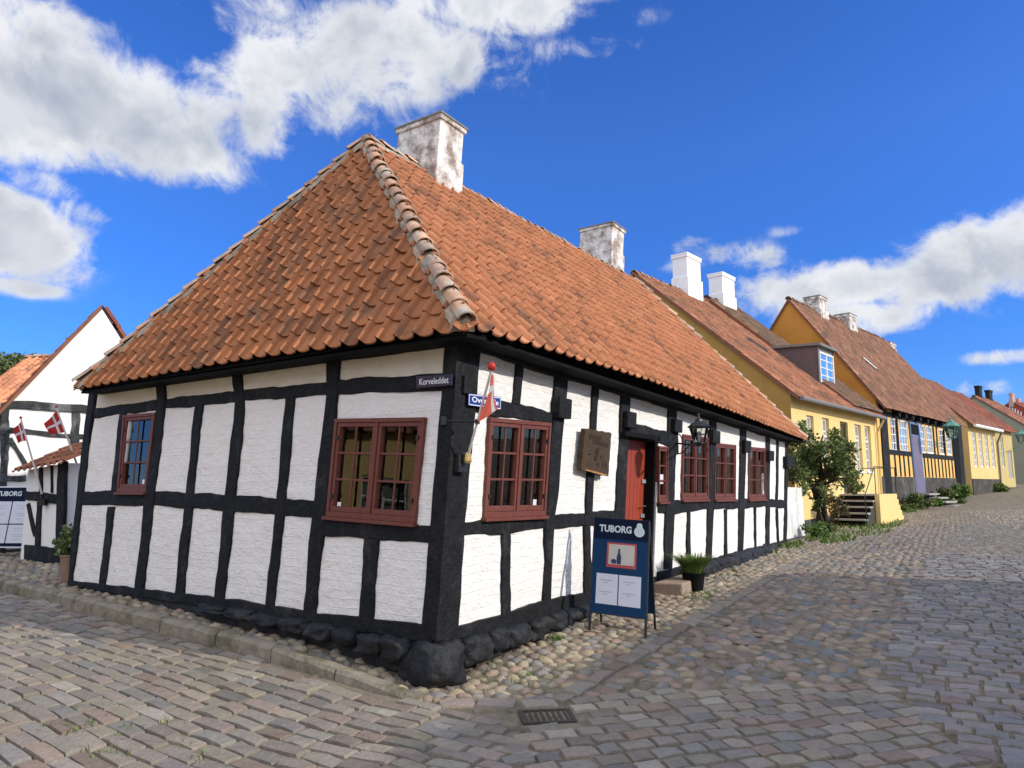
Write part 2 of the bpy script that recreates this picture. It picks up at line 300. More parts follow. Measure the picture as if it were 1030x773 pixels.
M = dict(
    white=limewash('white_limewash', (.80, .79, .77)),
    white_l=limewash('grey_white_limewash', (.80, .775, .76), dirt=(.56, .49, .45), dirt_amt=.35),
    cream=limewash('cream_limewash', (.76, .70, .60), dirt=(.5, .38, .25), dirt_amt=.5, cb=.1),
    timber=mat('tarred_timber', (.012, .013, .015), rough=.72, var=.5, scale=9, bump=.9, bscale=24, spec=.16, col2=(.03, .031, .033), c2amt=.3, stretch=(1, 1, 1)),
    tar=mat('tarred_stone', (.016, .018, .022), rough=.6, var=.5, scale=7, bump=1., bscale=18, spec=.22, col2=(.035, .034, .034), c2amt=.4),
    black=mat('black_paint', (.007, .007, .008), rough=.8, var=.3, scale=8, bump=.2, bscale=30, spec=.1),
    iron=mat('black_iron', (.012, .012, .013), rough=.45, var=.3, scale=20, bump=.2, bscale=60, spec=.5),
    redwood=mat('red_brown_paint', (.145, .040, .027), rough=.55, var=.18, scale=12, bump=.3, bscale=50, spec=.35, col2=(.15, .05, .035), c2amt=.3),
    door=mat('red_door_paint', (.30, .045, .02), rough=.5, var=.15, scale=5, bump=.15, bscale=30, spec=.4),
    glass=glass_mat('window_glass'),
    tile=vcol_mat('clay_tile', .78, .35, 45, var=.22, scale=5.5, moss=(.20, .10, .055), moss_amt=.30),
    tile_old=vcol_mat('weathered_clay_tile', .8, .35, 40, var=.25, scale=3, moss=(.15, .10, .065), moss_amt=.35),
    mortar=mat('lime_mortar', (.40, .33, .25), rough=.95, var=.3, scale=7, bump=.8, bscale=24, col2=(.18, .16, .13), c2amt=.5),
    ridge=vcol_mat('ridge_tile', .8, .4, 30, var=.25, scale=7, moss=(.40, .37, .31), moss_amt=.5),
    sett=vcol_mat('granite_sett', .72, .55, 40, var=.2, scale=22, spec=.35),
    cobble=vcol_mat('field_cobble', .75, .5, 35, var=.18, scale=18, spec=.3),
    sand=mat('joint_sand', (.21, .175, .13), rough=.95, var=.3, scale=9, bump=.8, bscale=60, col2=(.11, .10, .06), c2amt=.45),
    kerb=mat('kerb_granite', (.25, .22, .17), rough=.85, var=.3, scale=8, bump=.7, bscale=30, col2=(.13, .12, .07), c2amt=.5),
    chim=mat('worn_chimney_limewash', (.72, .70, .66), rough=.95, var=.15, scale=9, bump=.7, bscale=18, col2=(.27, .21, .18), c2amt=.68),
    chimw=mat('white_chimney', (.80, .79, .79), rough=.9, var=.06, scale=6, bump=.2, bscale=30),
    chimcap=mat('grey_chimney_cap', (.20, .19, .18), rough=.9, var=.3, scale=12, bump=.4, bscale=30),
    ochre=mat('ochre_plaster', (.38, .225, .058), rough=.92, var=.10, scale=1.4, bump=.35, bscale=22, col2=(.29, .19, .055), c2amt=.4),
    yellow=mat('pale_yellow_plaster', (.74, .54, .225), rough=.92, var=.06, scale=1.2, bump=.3, bscale=22, col2=(.72, .54, .22), c2amt=.3),
    orange=mat('orange_plaster', (.55, .245, .05), rough=.92, var=.10, scale=1.2, bump=.35, bscale=20, col2=(.48, .22, .035), c2amt=.4),
    orangep=mat('apricot_plaster', (.72, .44, .14), rough=.92, var=.10, scale=2, bump=.3, bscale=20),
    yellow2=mat('lemon_plaster', (.66, .49, .20), rough=.92, var=.08, scale=1.2, bump=.3, bscale=22, col2=(.6, .46, .18), c2amt=.3),
    greyw=mat('grey_olive_plaster', (.27, .26, .19), rough=.95, var=.1, scale=.8, bump=.3, bscale=20),
    plinth=mat('tarred_plinth', (.05, .047, .042), rough=.85, var=.4, scale=3, bump=.6, bscale=9, col2=(.14, .12, .095), c2amt=.4),
    redb=mat('red_plaster', (.30, .06, .04), rough=.9, var=.15, scale=2, bump=.2),
    whitep=mat('white_paint', (.78, .78, .77), rough=.5, var=.05, scale=8, bump=.1),
    gatew=mat('white_planks', (.66, .66, .65), rough=.8, var=.14, scale=4, bump=.35, bscale=20, col2=(.46, .44, .40), c2amt=.3),
    zinc=mat('zinc', (.17, .17, .165), rough=.6, var=.2, scale=5, bump=.1),
    lead=mat('purple_grey_cladding', (.12, .085, .085), rough=.7, var=.15, scale=3, bump=.1),
    wood=mat('carved_oak', (.060, .036, .018), rough=.75, var=.4, scale=14, bump=.8, bscale=38, col2=(.05, .032, .018), c2amt=.4),
    woodend=mat('cut_oak', (.36, .19, .07), rough=.7, var=.3, scale=20, bump=.4),
    greyst=mat('grey_step', (.33, .31, .28), rough=.9, var=.2, scale=10, bump=.4, bscale=30),
    doorst=mat('doorstep_granite', (.30, .235, .18), rough=.85, var=.2, scale=10, bump=.5, bscale=30),
    navy=mat('navy_board', (.008, .040, .105), rough=.6, var=.05, scale=3, spec=.1),
    navyd=mat('dark_navy_header', (.004, .010, .035), rough=.6, var=.05, scale=3, spec=.1),
    paper=mat('paper', (.62, .63, .72), rough=.6, var=.03, scale=3),
    ink=mat('ink', (.10, .11, .16), rough=.6, var=.1),
    logow=mat('logo_white', (.58, .66, .70), rough=.5, var=.04),
    cyan=mat('logo_pale', (.45, .60, .68), rough=.5, var=.04),
    posterr=mat('poster_red', (.45, .07, .07), rough=.5, var=.05),
    posterc=mat('poster_cream', (.52, .50, .45), rough=.5, var=.1, scale=9),
    bottle=mat('printed_bottle', (.03, .035, .10), rough=.5, var=.3, scale=30),
    signblue=mat('enamel_blue', (.008, .02, .20), rough=.25, var=.1, spec=.6),
    signnavy=mat('enamel_navy', (.006, .008, .04), rough=.3, var=.1, spec=.6),
    enamelw=mat('enamel_white', (.75, .77, .82), rough=.3, var=.03, spec=.6),
    ballred=mat('red_ball', (.45, .03, .02), rough=.4, var=.1),
    polew=mat('pole_white', (.70, .67, .62), rough=.5, var=.08),
    brass=mat('brass', (.55, .40, .16), rough=.4, var=.2, metal=.8),
    steel=mat('steel', (.6, .6, .6), rough=.3, var=.1, metal=.9),
    lampglass=glass_mat('lantern_glass', .9, (.85, .87, .85)),
    verdigris=mat('verdigris', (.10, .27, .22), rough=.7, var=.25, scale=12, bump=.3),
    purple=mat('mauve_door_paint', (.15, .13, .20), rough=.6, var=.2, scale=4),
    bluep=mat('blue_frame_paint', (.10, .17, .30), rough=.6, var=.15, scale=4),
    bark=mat('bark', (.038, .028, .019), rough=.95, var=.4, scale=12, bump=1, bscale=16),
    dirt=mat('earth', (.13, .11, .07), rough=1, var=.3, scale=2, bump=.6, bscale=20, col2=(.09, .11, .04), c2amt=.6),
    terra=mat('terracotta_pot', (.24, .15, .11), rough=.85, var=.2, scale=10, bump=.2),
    curtain=mat('curtain_cloth', (.50, .49, .38), rough=.9, var=.12, scale=9),
    blind=mat('pale_blind', (.30, .33, .35), rough=.9, var=.1, scale=5),
    ironw=mat('cast_iron', (.055, .045, .04), rough=.7, var=.3, scale=25, bump=.4),
    hydr=mat('red_paint', (.28, .02, .015), rough=.5, var=.1),
)
def leaf_mat(name, c1, c2):
    m, nt, b = new_mat(name); N = nt.nodes.new; L = nt.links.new
    a = N('ShaderNodeVertexColor'); a.layer_name = 'Col'
    mx = N('ShaderNodeMix'); mx.data_type = 'RGBA'; L(a.outputs[0], mx.inputs[0]); mx.inputs[6].default_value = (*c1, 1); mx.inputs[7].default_value = (*c2, 1)
    L(mx.outputs[2], b.inputs['Base Color']); b.inputs['Roughness'].default_value = .55
    out = nt.nodes['Material Output']; tl = N('ShaderNodeBsdfTranslucent'); L(mx.outputs[2], tl.inputs[0]); ms = N('ShaderNodeMixShader'); ms.inputs[0].default_value = .28
    L(b.outputs[0], ms.inputs[1]); L(tl.outputs[0], ms.inputs[2]); L(ms.outputs[0], out.inputs[0])
    return m
M['leaf'] = leaf_mat('dark_leaf', (.035, .06, .015), (.21, .26, .065))
M['leaf_b'] = leaf_mat('bright_leaf', (.05, .12, .015), (.16, .27, .05))
M['leaf_r'] = leaf_mat('grassy_leaf', (.06, .11, .016), (.19, .27, .06))
M['leaf_w'] = leaf_mat('reddish_leaf', (.06, .055, .02), (.16, .14, .05))

# ------------------------------------------------------------------ walls
class Wall:
    """a flat wall: s metres along u, h metres up sv (which may lean), n outward"""
    def __init__(w, p0, u, sv=(0, 0, 1), out=None):
        w.p0 = np.array(p0, float); w.u = np.array(u, float); w.sv = np.array(sv, float)
        n = np.cross(w.u, w.sv); n /= np.linalg.norm(n)
        if out is None: out = O - w.p0
        w.n = n if np.dot(n, out) > 0 else -n
    def P(w, s, h, n=0.): return w.p0 + w.u * s + w.sv * h + w.n * n
    def px(w, u, v, n=0.):
        p = hit(u, v, w.p0 + w.n * n, w.n); q = p - w.p0 - w.n * n
        r = np.linalg.lstsq(np.stack([w.u, w.sv], 1), q, rcond=None)[0]; return np.array([r[0], r[1]])

def poly_at(pl, t):
    """point at fraction t (by length) of an open polyline"""
    pl = [np.array(p, float) for p in pl]
    if len(pl) == 1: return pl[0]
    ds = [np.linalg.norm(b - a) for a, b in zip(pl, pl[1:])]; T = sum(ds) * t
    for i, d in enumerate(ds):
        if T <= d or i == len(ds) - 1: return pl[i] + (pl[i + 1] - pl[i]) * (T / d if d else 0)
        T -= d

def timber(w, A, B, name, parent, depth=.022, rough=.006, material=None, step=.11, n0=-.03):
    """hand hewn beam between two photo polylines (its two long edges) on wall w"""
    A = [w.px(*p) for p in A]; B = [w.px(*p) for p in B]
    return timber_sh(w, A, B, name, parent, depth, rough, material, step, n0)
def timber_sh(w, A, B, name, parent, depth=.022, rough=.006, material=None, step=.11, n0=-.03):
    ln = max(np.linalg.norm(np.array(A[-1]) - A[0]), .05); k = max(2, int(ln / step) + 1); mb = MB(); ph = random.random() * 99
    rows = []
    for i in range(k + 1):
        t = i / k; a = poly_at(A, t); b = poly_at(B, t); d = b - a; d = d / (np.linalg.norm(d) + 1e-9)
        e0 = rough * (random.random() * 2 - 1 + math.sin(i * .9 + ph)); e1 = rough * (random.random() * 2 - 1 + math.sin(i * .7 + ph * 2))
        if 0 < i < k: a = a - d * e0; b = b + d * e1
        f = depth + .35 * rough * (random.random() * 2 - 1) + rough * .6 * math.sin(i * .55 + ph)
        m = (a + b) / 2
        rows += [w.P(*a, n0), w.P(*(a + d * .001), f - .008), w.P(*(a + d * .010), f), w.P(*m, f + .003 * (random.random() - .3)), w.P(*(b - d * .010), f), w.P(*(b - d * .001), f - .008), w.P(*b, n0)]
    fs = [(i * 7 + j, i * 7 + j + 1, i * 7 + 8 + j, i * 7 + 7 + j) for i in range(k) for j in range(6)]
    fs += [tuple(range(6, -1, -1)), tuple(k * 7 + j for j in range(7))]
    mb.add(rows, fs); o = mb.obj(name, material or M['timber'], parent); 
    return o

def wall_sheet(w, S, H, holes, name, parent, mats, res=.03, amp=.006, depth=.16, top_split=None):
    """plastered wall with real openings (holes: s0,s1,h0,h1) and their reveals, gently uneven"""
    def lines(a, b, extra):
        k = max(1, int(round((b - a) / res))); c = list(np.linspace(a, b, k + 1)); c = [x for x in c if all(abs(x - e) > res * .45 for e in extra)] + [e for e in extra if a <= e <= b]
        return np.array(sorted(set(c)))
    ss = lines(*S, [x for h in holes for x in h[:2]]); hh = lines(*H, [x for h in holes for x in h[2:]] + ([top_split] if top_split else []))
    X, Y = np.meshgrid(ss, hh, indexing='ij'); q = np.stack([X, Y, X * 0], -1)
    D = amp * vnoise(q * 2.3, 3) + amp * .7 * vnoise(q * np.array([7, 11, 1]), 5) + amp * .35 * vnoise(q * np.array([16, 26, 1]), 6)
    V = w.p0 + X[..., None] * w.u + Y[..., None] * w.sv + D[..., None] * w.n
    ni, nj = X.shape; idx = np.arange(ni * nj).reshape(ni, nj)
    sc_, hc_ = (ss[:-1] + ss[1:]) / 2, (hh[:-1] + hh[1:]) / 2
    keep = np.ones((ni - 1, nj - 1), bool)
    for a, b, c, d in holes: keep &= ~(((sc_ > a) & (sc_ < b))[:, None] & ((hc_ > c) & (hc_ < d))[None, :])
    Q = np.stack([idx[:-1, :-1], idx[1:, :-1], idx[1:, 1:], idx[:-1, 1:]], -1)
    up = np.broadcast_to((hc_ > top_split)[None, :] if top_split else np.zeros((1, nj - 1), bool), keep.shape)[keep]
    Q = Q[keep]; Vf = V.reshape(-1, 3); UV = np.stack([X, Y], -1).reshape(-1, 2); base = len(Vf); ev = []; eu = []; ef = []
    for a, b, c, d in holes:
        for (s1, h1), (s2, h2) in (((a, c), (a, d)), ((a, d), (b, d)), ((b, d), (b, c)), ((b, c), (a, c))):
            k = base + len(ev); ev += [w.P(s1, h1, 0.004), w.P(s2, h2, 0.004), w.P(s2, h2, -depth), w.P(s1, h1, -depth)]
            eu += [(s1, h1), (s2, h2), (s2 + depth, h2 + depth), (s1 + depth, h1 + depth)]; ef.append((k, k + 1, k + 2, k + 3))
    if ev: Vf = np.vstack([Vf, ev]); UV = np.vstack([UV, eu]); Q = np.vstack([Q, ef])
    o = fast_mesh(name, Vf, Q, mats=mats, parent=parent, origin=ORI[parent.name], uv=UV, smooth=True)
    if top_split:
        mi = np.zeros(len(Q), np.int32); mi[:len(up)][up] = 1; o.data.polygons.foreach_set('material_index', mi)
    return o

def bilin(q, u, v):   # q = TL, TR, BR, BL ; v down
    q = [np.array(p) for p in q]; return (q[0] * (1 - u) + q[1] * u) * (1 - v) + (q[3] * (1 - u) + q[2] * u) * v
def bar(mb, w, pts, n0, n1, mi=0):
    mb.prism([w.P(*p, n0) for p in pts], w.n * (n1 - n0), mi)
def frame_ring(mb, w, q, tu, tv, n0, n1, mi=0, tb=None):
    """rectangular ring: widths tu (sides), tv (top) , tb (bottom) as fractions"""
    tb = tv if tb is None else tb; B = lambda a, b: bilin(q, a, b)
    bar(mb, w, [B(0, 0), B(1, 0), B(1, tv), B(0, tv)], n0, n1, mi); bar(mb, w, [B(0, 1 - tb), B(1, 1 - tb), B(1, 1), B(0, 1)], n0, n1, mi)
    bar(mb, w, [B(0, tv), B(tu, tv), B(tu, 1 - tb), B(0, 1 - tb)], n0, n1 - .001, mi); bar(mb, w, [B(1 - tu, tv), B(1, tv), B(1, 1 - tb), B(1 - tu, 1 - tb)], n0, n1 - .001, mi)
def sub_q(q, u0, u1, v0, v1): return [bilin(q, u0, v0), bilin(q, u1, v0), bilin(q, u1, v1), bilin(q, u0, v1)]

def main_window(w, pxq, ncas, cols, rows, parent, out=.035, fw=.045, cm=None, hinges=True, sill=True):
    """painted timber window: outer frame > casements with glazing bars, panes, sill"""
    cm = cm or M['redwood']; q = [w.px(*p) for p in pxq]
    W = np.linalg.norm(q[1] - q[0]); Hh = np.linalg.norm(q[3] - q[0]); fu, fv = fw / W, fw / Hh
    mb = MB(); frame_ring(mb, w, q, fu, fv, -.06, out, tb=fv * 1.3)
    if ncas == 2: bar(mb, w, sub_q(q, .5 - fu * .45, .5 + fu * .45, fv, 1 - fv * 1.3), -.05, out - .003)
    win = mb.obj('window', cm, parent, bevel=.004)
    for c in range(ncas):
        if ncas == 2: u0, u1 = (fu, .5 - fu * .45) if c == 0 else (.5 + fu * .45, 1 - fu)
        else: u0, u1 = fu, 1 - fu
        cq = sub_q(q, u0 + .004, u1 - .004, fv + .002, 1 - fv * 1.3 - .002); cw = np.linalg.norm(cq[1] - cq[0]); ch = np.linalg.norm(cq[3] - cq[0])
        mb = MB(); a, b = .034 / cw, .036 / ch; frame_ring(mb, w, cq, a, b, -.045, out - .012, tb=b * 1.35)
        for k in range(1, cols):
            t = a + (1 - 2 * a) * k / cols; bar(mb, w, sub_q(cq, t - .009 / cw, t + .009 / cw, b, 1 - b * 1.35), out - .032, out - .016)
        for k in range(1, rows):
            t = b + (1 - 2.35 * b) * k / rows; bar(mb, w, sub_q(cq, a, 1 - a, t - .010 / ch, t + .010 / ch), out - .034, out - .019)
        mb.obj('casement', cm, win, bevel=.003)
        mb = MB(); gq = sub_q(cq, a * .5, 1 - a * .5, b * .5, 1 - b * .5); tl = random.uniform(-.0035, .0035)
        p = [w.P(*gq[0], -.02 + tl), w.P(*gq[1], -.02 - tl), w.P(*gq[2], -.02), w.P(*gq[3], -.02)]; mb.prism(p, -w.n * .004)
        mb.obj('pane', M['glass'], win)
        if hinges:
            e = 0 if (c == 0) else 1
            for t in (.17, .83):
                mb = MB(); z = bilin(cq, e, t); zz = z + (q[1] - q[0]) / W * (.03 if e == 0 else -.03)
                bar(mb, w, [z + (0, -.018), zz + (0, -.018), zz + (0, .018), z + (0, .018)], out - .012, out + .006)
                mb.obj('hinge', M['iron'], win)
    if sill:
        mb = MB(); d = (q[2] - q[3]) / W
        bar(mb, w, [q[3] - d * .015, q[2] + d * .015, q[2] + d * .015 - (0, .03), q[3] - d * .015 - (0, .03)], -.02, out + .03)
        mb.obj('sill', cm, win, bevel=.004)
    return win, q

# text as a flat mesh on a wall-like frame
def text_mesh(s, origin, xdir, ydir, height, width, name, material, parent, ndir, thick=.002, bold=0., spacing=1.):
    cu = bpy.data.curves.new('lettering', 'FONT'); cu.body = s; cu.size = 1; cu.extrude = 0; cu.offset = bold; cu.space_character = spacing; cu.resolution_u = 3
    t = bpy.data.objects.new('lettering', cu); COL.objects.link(t); dg = bpy.context.evaluated_depsgraph_get(); dg.update()
    me = bpy.data.meshes.new_from_object(t.evaluated_get(dg)); vs = np.array([v.co[:] for v in me.vertices]); fs = [tuple(p.vertices) for p in me.polygons]
    bpy.data.objects.remove(t); bpy.data.curves.remove(cu); bpy.data.meshes.remove(me)
    mn, mx = vs.min(0), vs.max(0); a = (vs[:, 0] - mn[0]) / (mx[0] - mn[0]) * width; b = (vs[:, 1] - mn[1]) / (mx[1] - mn[1]) * height
    origin, xdir, ydir, ndir = map(np.array, (origin, xdir, ydir, ndir))
    P = origin + a[:, None] * xdir + b[:, None] * ydir + ndir * thick
    mb = MB(); mb.add(list(P), fs); return mb.obj(name, material, parent)

# ------------------------------------------------------------------ tiled roofs
def roof_tiles(eave, ridge, s0, s1, tw, ex, lift, normal, clip=(), base=(.50, .165, .065), var=.22, dark=.12, seed=0, lowpoly=False, xform=None, wave=.0):
    """pantiles: eave(s), ridge(s) give the two ends of the column at s; returns V,Q,cols (after clipping with planes)"""
    r = np.random.default_rng(seed); nrm = np.array(normal, float)
    L0 = np.linalg.norm(np.array(ridge((s0 + s1) / 2)) - eave((s0 + s1) / 2)); nr = max(2, int(round(L0 / ex))); nc = int(round((s1 - s0) / tw)); tw = (s1 - s0) / nc
    if lowpoly: px_ = np.array([0, .35, .62, .80, 1.04]); pz = np.array([.004, -.004, .012, .042, .006])
    else: px_ = np.array([0, .10, .30, .52, .68, .76, .83, .91, .99, 1.05]); pz = np.array([.008, -.004, -.009, -.006, .006, .028, .040, .040, .026, .004])
    pz = pz * (tw / .225) * np.where(pz > .01, 1.45, 1); k = len(px_)
    V = []; C = []; Q = []
    arc = 1 - ((px_ - .45) / .6) ** 2
    for c in range(nc):
        for j in range(nr):
            col = np.array(base) * (1 + var * r.normal() * .6)
            u = r.random()
            if u < dark: col = col * np.array([.66, .70, .80])
            elif u < dark + .12: col = col * np.array([1.08, 1.14, 1.2])
            sh = r.normal() * .006; tz = r.normal() * .0035; tz2 = r.normal() * .003
            rows = []
            for (tt, zz, dd) in ((-.03, lift + tz, 0), (-.03, lift + tz, 1), ((j == nr - 1 and ex or ex + .05), .0 + tz2, 0)) if True else ():
                t = (j * ex + tt) / L0 if nr * ex > 0 else 0
                t = (j + tt / ex) / nr if tt < ex else (j + tt / ex) / nr
                for q in range(k):
                    s = s0 + (c + px_[q]) * tw + sh
                    tl = t - (.028 * max(0, arc[q]) / (ex * nr) if tt < 0 else 0)
                    e = np.array(eave(s)); g = np.array(ridge(s)); p = e + (g - e) * tl + nrm * (pz[q] + zz - (.016 if dd else 0) + (wave * math.sin(s * 1.3 + t * 5) if wave else 0))
                    rows.append(p)
            b = len(V); V += rows; C += [col * (.8 if i < 0 else 1) for i in range(3 * k)]
            for q in range(k - 1):
                Q.append((b + q, b + q + 1, b + 2 * k + q + 1, b + 2 * k + q)); Q.append((b + k + q, b + k + q + 1, b + q + 1, b + q))
    V = np.array(V); Q = np.array(Q); C = np.array(C)
    if clip:
        bm = bmesh.new(); lay = bm.verts.layers.float_vector.new('c'); vv = []
        for p, c in zip(V, C):
            v = bm.verts.new(p); v[lay] = c; vv.append(v)
        for f in Q:
            try: bm.faces.new([vv[i] for i in f])
            except ValueError: pass
        for co, no in clip: bmesh.ops.bisect_plane(bm, geom=bm.verts[:] + bm.edges[:] + bm.faces[:], plane_co=co, plane_no=no, clear_outer=True)
        bmesh.ops.triangulate(bm, faces=bm.faces[:]); bm.verts.index_update()
        V = np.array([v.co[:] for v in bm.verts]); C = np.array([v[lay][:] for v in bm.verts]); Q = np.array([[v.index for v in f.verts] for f in bm.faces]); bm.free()
    else:
        Q = np.vstack([Q[:, [0, 1, 2]], Q[:, [0, 2, 3]]])
    if xform is not None: V = xform(V)
    return V, Q, C
def merge(parts):
    V = []; Q = []; C = []; n = 0
    for v, q, c in parts: V.append(v); Q.append(q + n); C.append(c); n += len(v)
    return np.vstack(V), np.vstack(Q), np.vstack(C)

def cap_row(p0, p1, up, rad, ln, base, seed, mortar_w=.0):
    """overlapping half-round ridge tiles from p0 to p1 (upper tile laps the lower)"""
    r = np.random.default_rng(seed); p0 = np.array(p0, float); p1 = np.array(p1, float); d = p1 - p0; Lg = np.linalg.norm(d); d /= Lg
    side = np.cross(d, up); side /= np.linalg.norm(side); u2 = np.cross(side, d); n = max(1, int(round(Lg / ln))); V = []; Q = []; C = []
    for i in range(n):
        col = np.array(base) * (1 + .18 * r.normal()) * (np.array([.8, .85, 1.]) if r.random() < .3 else 1); jit = r.normal(0, .008, 3); b = len(V); k = 9
        for (t, rr, lf) in ((-.03, rad * 1.12, .028), (.03, rad * 1.1, .026), (.5, rad * 1.03, .012), (1.05, rad * .93, .0)):
            for q in range(k):
                a = math.pi * (q / (k - 1)); V.append(p0 + d * (i + t) * Lg / n + side * rr * math.cos(a) + u2 * (rr * .85 * math.sin(a) - rad * .25 + lf) + jit); C.append(col)
        V += [V[b + q] - u2 * 0 + d * .0 - (V[b + q] - (p0 + d * (i - .03) * Lg / n)) * .16 for q in range(k)]; C += [col * .6] * k
        for row in range(3):
            for q in range(k - 1): Q.append((b + row * k + q, b + row * k + q + 1, b + (row + 1) * k + q + 1, b + (row + 1) * k + q))
        for q in range(k - 1): Q.append((b + 4 * k + q, b + 4 * k + q + 1, b + q + 1, b + q))
    return np.array(V), np.array(Q), np.array(C)
def mortar_strip(p0, p1, sideA, sideB, w, up, h, name, parent, seed=0, mt=None):
    """lumpy mortar bed under the ridge tiles, lying down both slopes"""
    r = random.Random(seed); p0 = np.array(p0, float); p1 = np.array(p1, float); Lg = np.linalg.norm(p1 - p0); n = int(Lg / .09) + 2; mb = MB(); V = []
    for i in range(n + 1):
        p = p0 + (p1 - p0) * i / n; wa = w * (1 + .25 * (r.random() - .5) + .12 * math.sin(i * 1.9)); wb = w * (1 + .25 * (r.random() - .5) + .12 * math.sin(i * 1.7 + 2)); hh = h * (1 + .3 * (r.random() - .5))
        V += [p + sideA * wa - up * .01, p + sideA * wa * .9 + up * hh * .8, p + up * (hh + .03), p + sideB * wb * .9 + up * hh * .8, p + sideB * wb - up * .01]
    fs = [(i * 5 + j, i * 5 + j + 1, i * 5 + 6 + j, i * 5 + 5 + j) for i in range(n) for j in range(4)] + [(0, 1, 2, 3, 4), tuple(n * 5 + j for j in (4, 3, 2, 1, 0))]
    mb.add(V, fs); return mb.obj(name, mt or M['mortar'], parent, smooth=False)

# ================================================================== STRUCTURE: ground sheet and sky come first
def inpoly(x, y, poly):
    x = np.asarray(x); y = np.asarray(y); r = np.zeros(x.shape, bool); n = len(poly)
    for i in range(n):
        x1, y1 = poly[i][:2]; x2, y2 = poly[(i + 1) % n][:2]
        c = ((y1 > y) != (y2 > y)); r ^= c & (x < (x2 - x1) * (y - y1) / ((y2 - y1) if y2 != y1 else 1e-9) + x1)
    return r

# main house frame: a along the shaded wall, b along the sunny wall, h up (the old house leans a little)
HC0 = at_z(438, 645, .36)
def hdir(u): d = ray(u, 488); d[2] = 0; return d / np.linalg.norm(d)
uL, uR = hdir(-545), hdir(980)
_t = ray(460, 351); _T = O + _t * (HC0[1] / _t[1]); sv = (_T - HC0) / (_T[2] - HC0[2])
def abh(V):
    V = np.asarray(V, float); return HC0 + V[..., 0:1] * uL + V[..., 1:2] * uR + V[..., 2:3] * sv
WL = Wall(HC0, uL, sv); WR = Wall(HC0, uR, sv)
LEN_L, LEN_R, HW = 6.14, 13.12, 2.46

def dist_seg(x, y, pl):
    best = np.full(np.shape(x), 1e9); 
    for (ax, ay), (bx, by) in zip([p[:2] for p in pl], [p[:2] for p in pl[1:]]):
        dx, dy = bx - ax, by - ay; t = np.clip(((x - ax) * dx + (y - ay) * dy) / (dx * dx + dy * dy), 0, 1)
        best = np.minimum(best, np.hypot(x - ax - t * dx, y - ay - t * dy))
    return best
KERB_PX = [(-160, 572), (-60, 581), (0, 593), (40, 603), (78, 613), (120, 624), (163, 635.5), (219, 650), (264, 662), (314, 676.5), (367, 691), (420, 704)]
def street_drop_s(x): return .115 * np.clip((-.75 - x) / 1.6, 0, 1) ** .7
def kerb_pts():
    out = []
    for u, v in KERB_PX:
        off = 0.
        for _ in range(12):
            p = ground_px(u, v, -off); off = float(street_drop_s(p[0]))
        out.append(p[:2])
    return np.array(out)
KERB = kerb_pts()
SLAB = np.array([ground_px(*q)[:2] for q in [(440, 708), (480, 706), (545, 708), (565, 702), (590, 688), (620, 670), (660, 647), (735, 604), (800, 566), (860, 545), (925, 524)]])
BORD = np.array([ground_px(*q)[:2] for q in [(892, 684), (898, 660), (900, 636), (906, 608), (924, 572), (943, 548), (975, 528), (1012, 512), (1040, 505)]])
FRONT = np.array([ground_px(*q)[:2] for q in [(590, 698), (640, 697), (700, 694), (800, 690), (892, 684)]])
# street side of the kerb
STREET_L = np.vstack([KERB, [[-.2, 5.6], [.3, 4.8], [.3, -6], [-40, -6], [-40, 14]]])
hp = lambda a, b: abh(np.array([a, b, 0.]))[:2]
HOUSE_FOOT = [hp(-.02, -.02), hp(LEN_L, 0), hp(LEN_L, LEN_R), hp(0, LEN_R)]
def surf(x, y):
    """finished paving height: the left street lies lower than the kerbed pavement"""
    x = np.asarray(x, float); y = np.asarray(y, float)
    return G(x, y) - np.where(inpoly(x, y, STREET_L), street_drop_s(x), 0)

def ground_sheet():
    def axis(b, fine0, fine1, far0, far1, fs): return np.unique(np.concatenate([np.linspace(far0, fine0, 14), np.arange(fine0, fine1, fs), np.linspace(fine1, far1, 22)]))
    xs = axis(0, -14, 16, -400, 400, .13); ys = axis(0, -8, 24, -150, 900, .13)
    X, Y = np.meshgrid(xs, ys, indexing='ij'); Z = surf(X, Y); nk = (dist_seg(X, Y, KERB) < .11) & ~inpoly(X, Y, STREET_L); Z = Z - nk * street_drop_s(X)
    far = np.hypot(X, Y); Z = np.where(far > 110, np.minimum(Z, 4) * 0 + 3.0, Z); Z = np.clip(Z, -1, 4.)
    Z = Z - .017
    V = np.stack([X, Y, Z], -1).reshape(-1, 3); ni, nj = X.shape; i = np.arange(ni * nj).reshape(ni, nj)
    Q = np.stack([i[:-1, :-1], i[1:, :-1], i[1:, 1:], i[:-1, 1:]], -1).reshape(-1, 4)
    o = fast_mesh('ground', V, Q, mats=[M['sand']]); tag(o, kind='structure')
ground_sheet()

# stones ------------------------------------------------------------------
PAL_SETT = np.array([[.235, .22, .205], [.19, .195, .21], [.165, .18, .205], [.26, .215, .195], [.245, .20, .19], [.29, .26, .21], [.215, .205, .185], [.27, .235, .195], [.175, .17, .17], [.24, .16, .13], [.30, .29, .27], [.22, .185, .18]])
PAL_SETT = PAL_SETT * .6 + PAL_SETT.mean(1, keepdims=True) * .32 + np.array([.215, .195, .17]) * .08
PAL_SETT = (PAL_SETT * .72 + PAL_SETT.mean(0) * .28) * .92 * np.array([1.07, 1., .87])
PAL_COB = np.array([[.36, .29, .19], [.30, .25, .175], [.42, .35, .245], [.27, .235, .195], [.33, .24, .175], [.24, .225, .205], [.38, .32, .23], [.28, .21, .16], [.245, .225, .195], [.35, .28, .21]])
PAL_MIX = np.array([[.27, .225, .175], [.24, .205, .17], [.30, .25, .185], [.21, .195, .185], [.27, .20, .165], [.20, .175, .155], [.165, .18, .195], [.31, .255, .20]])
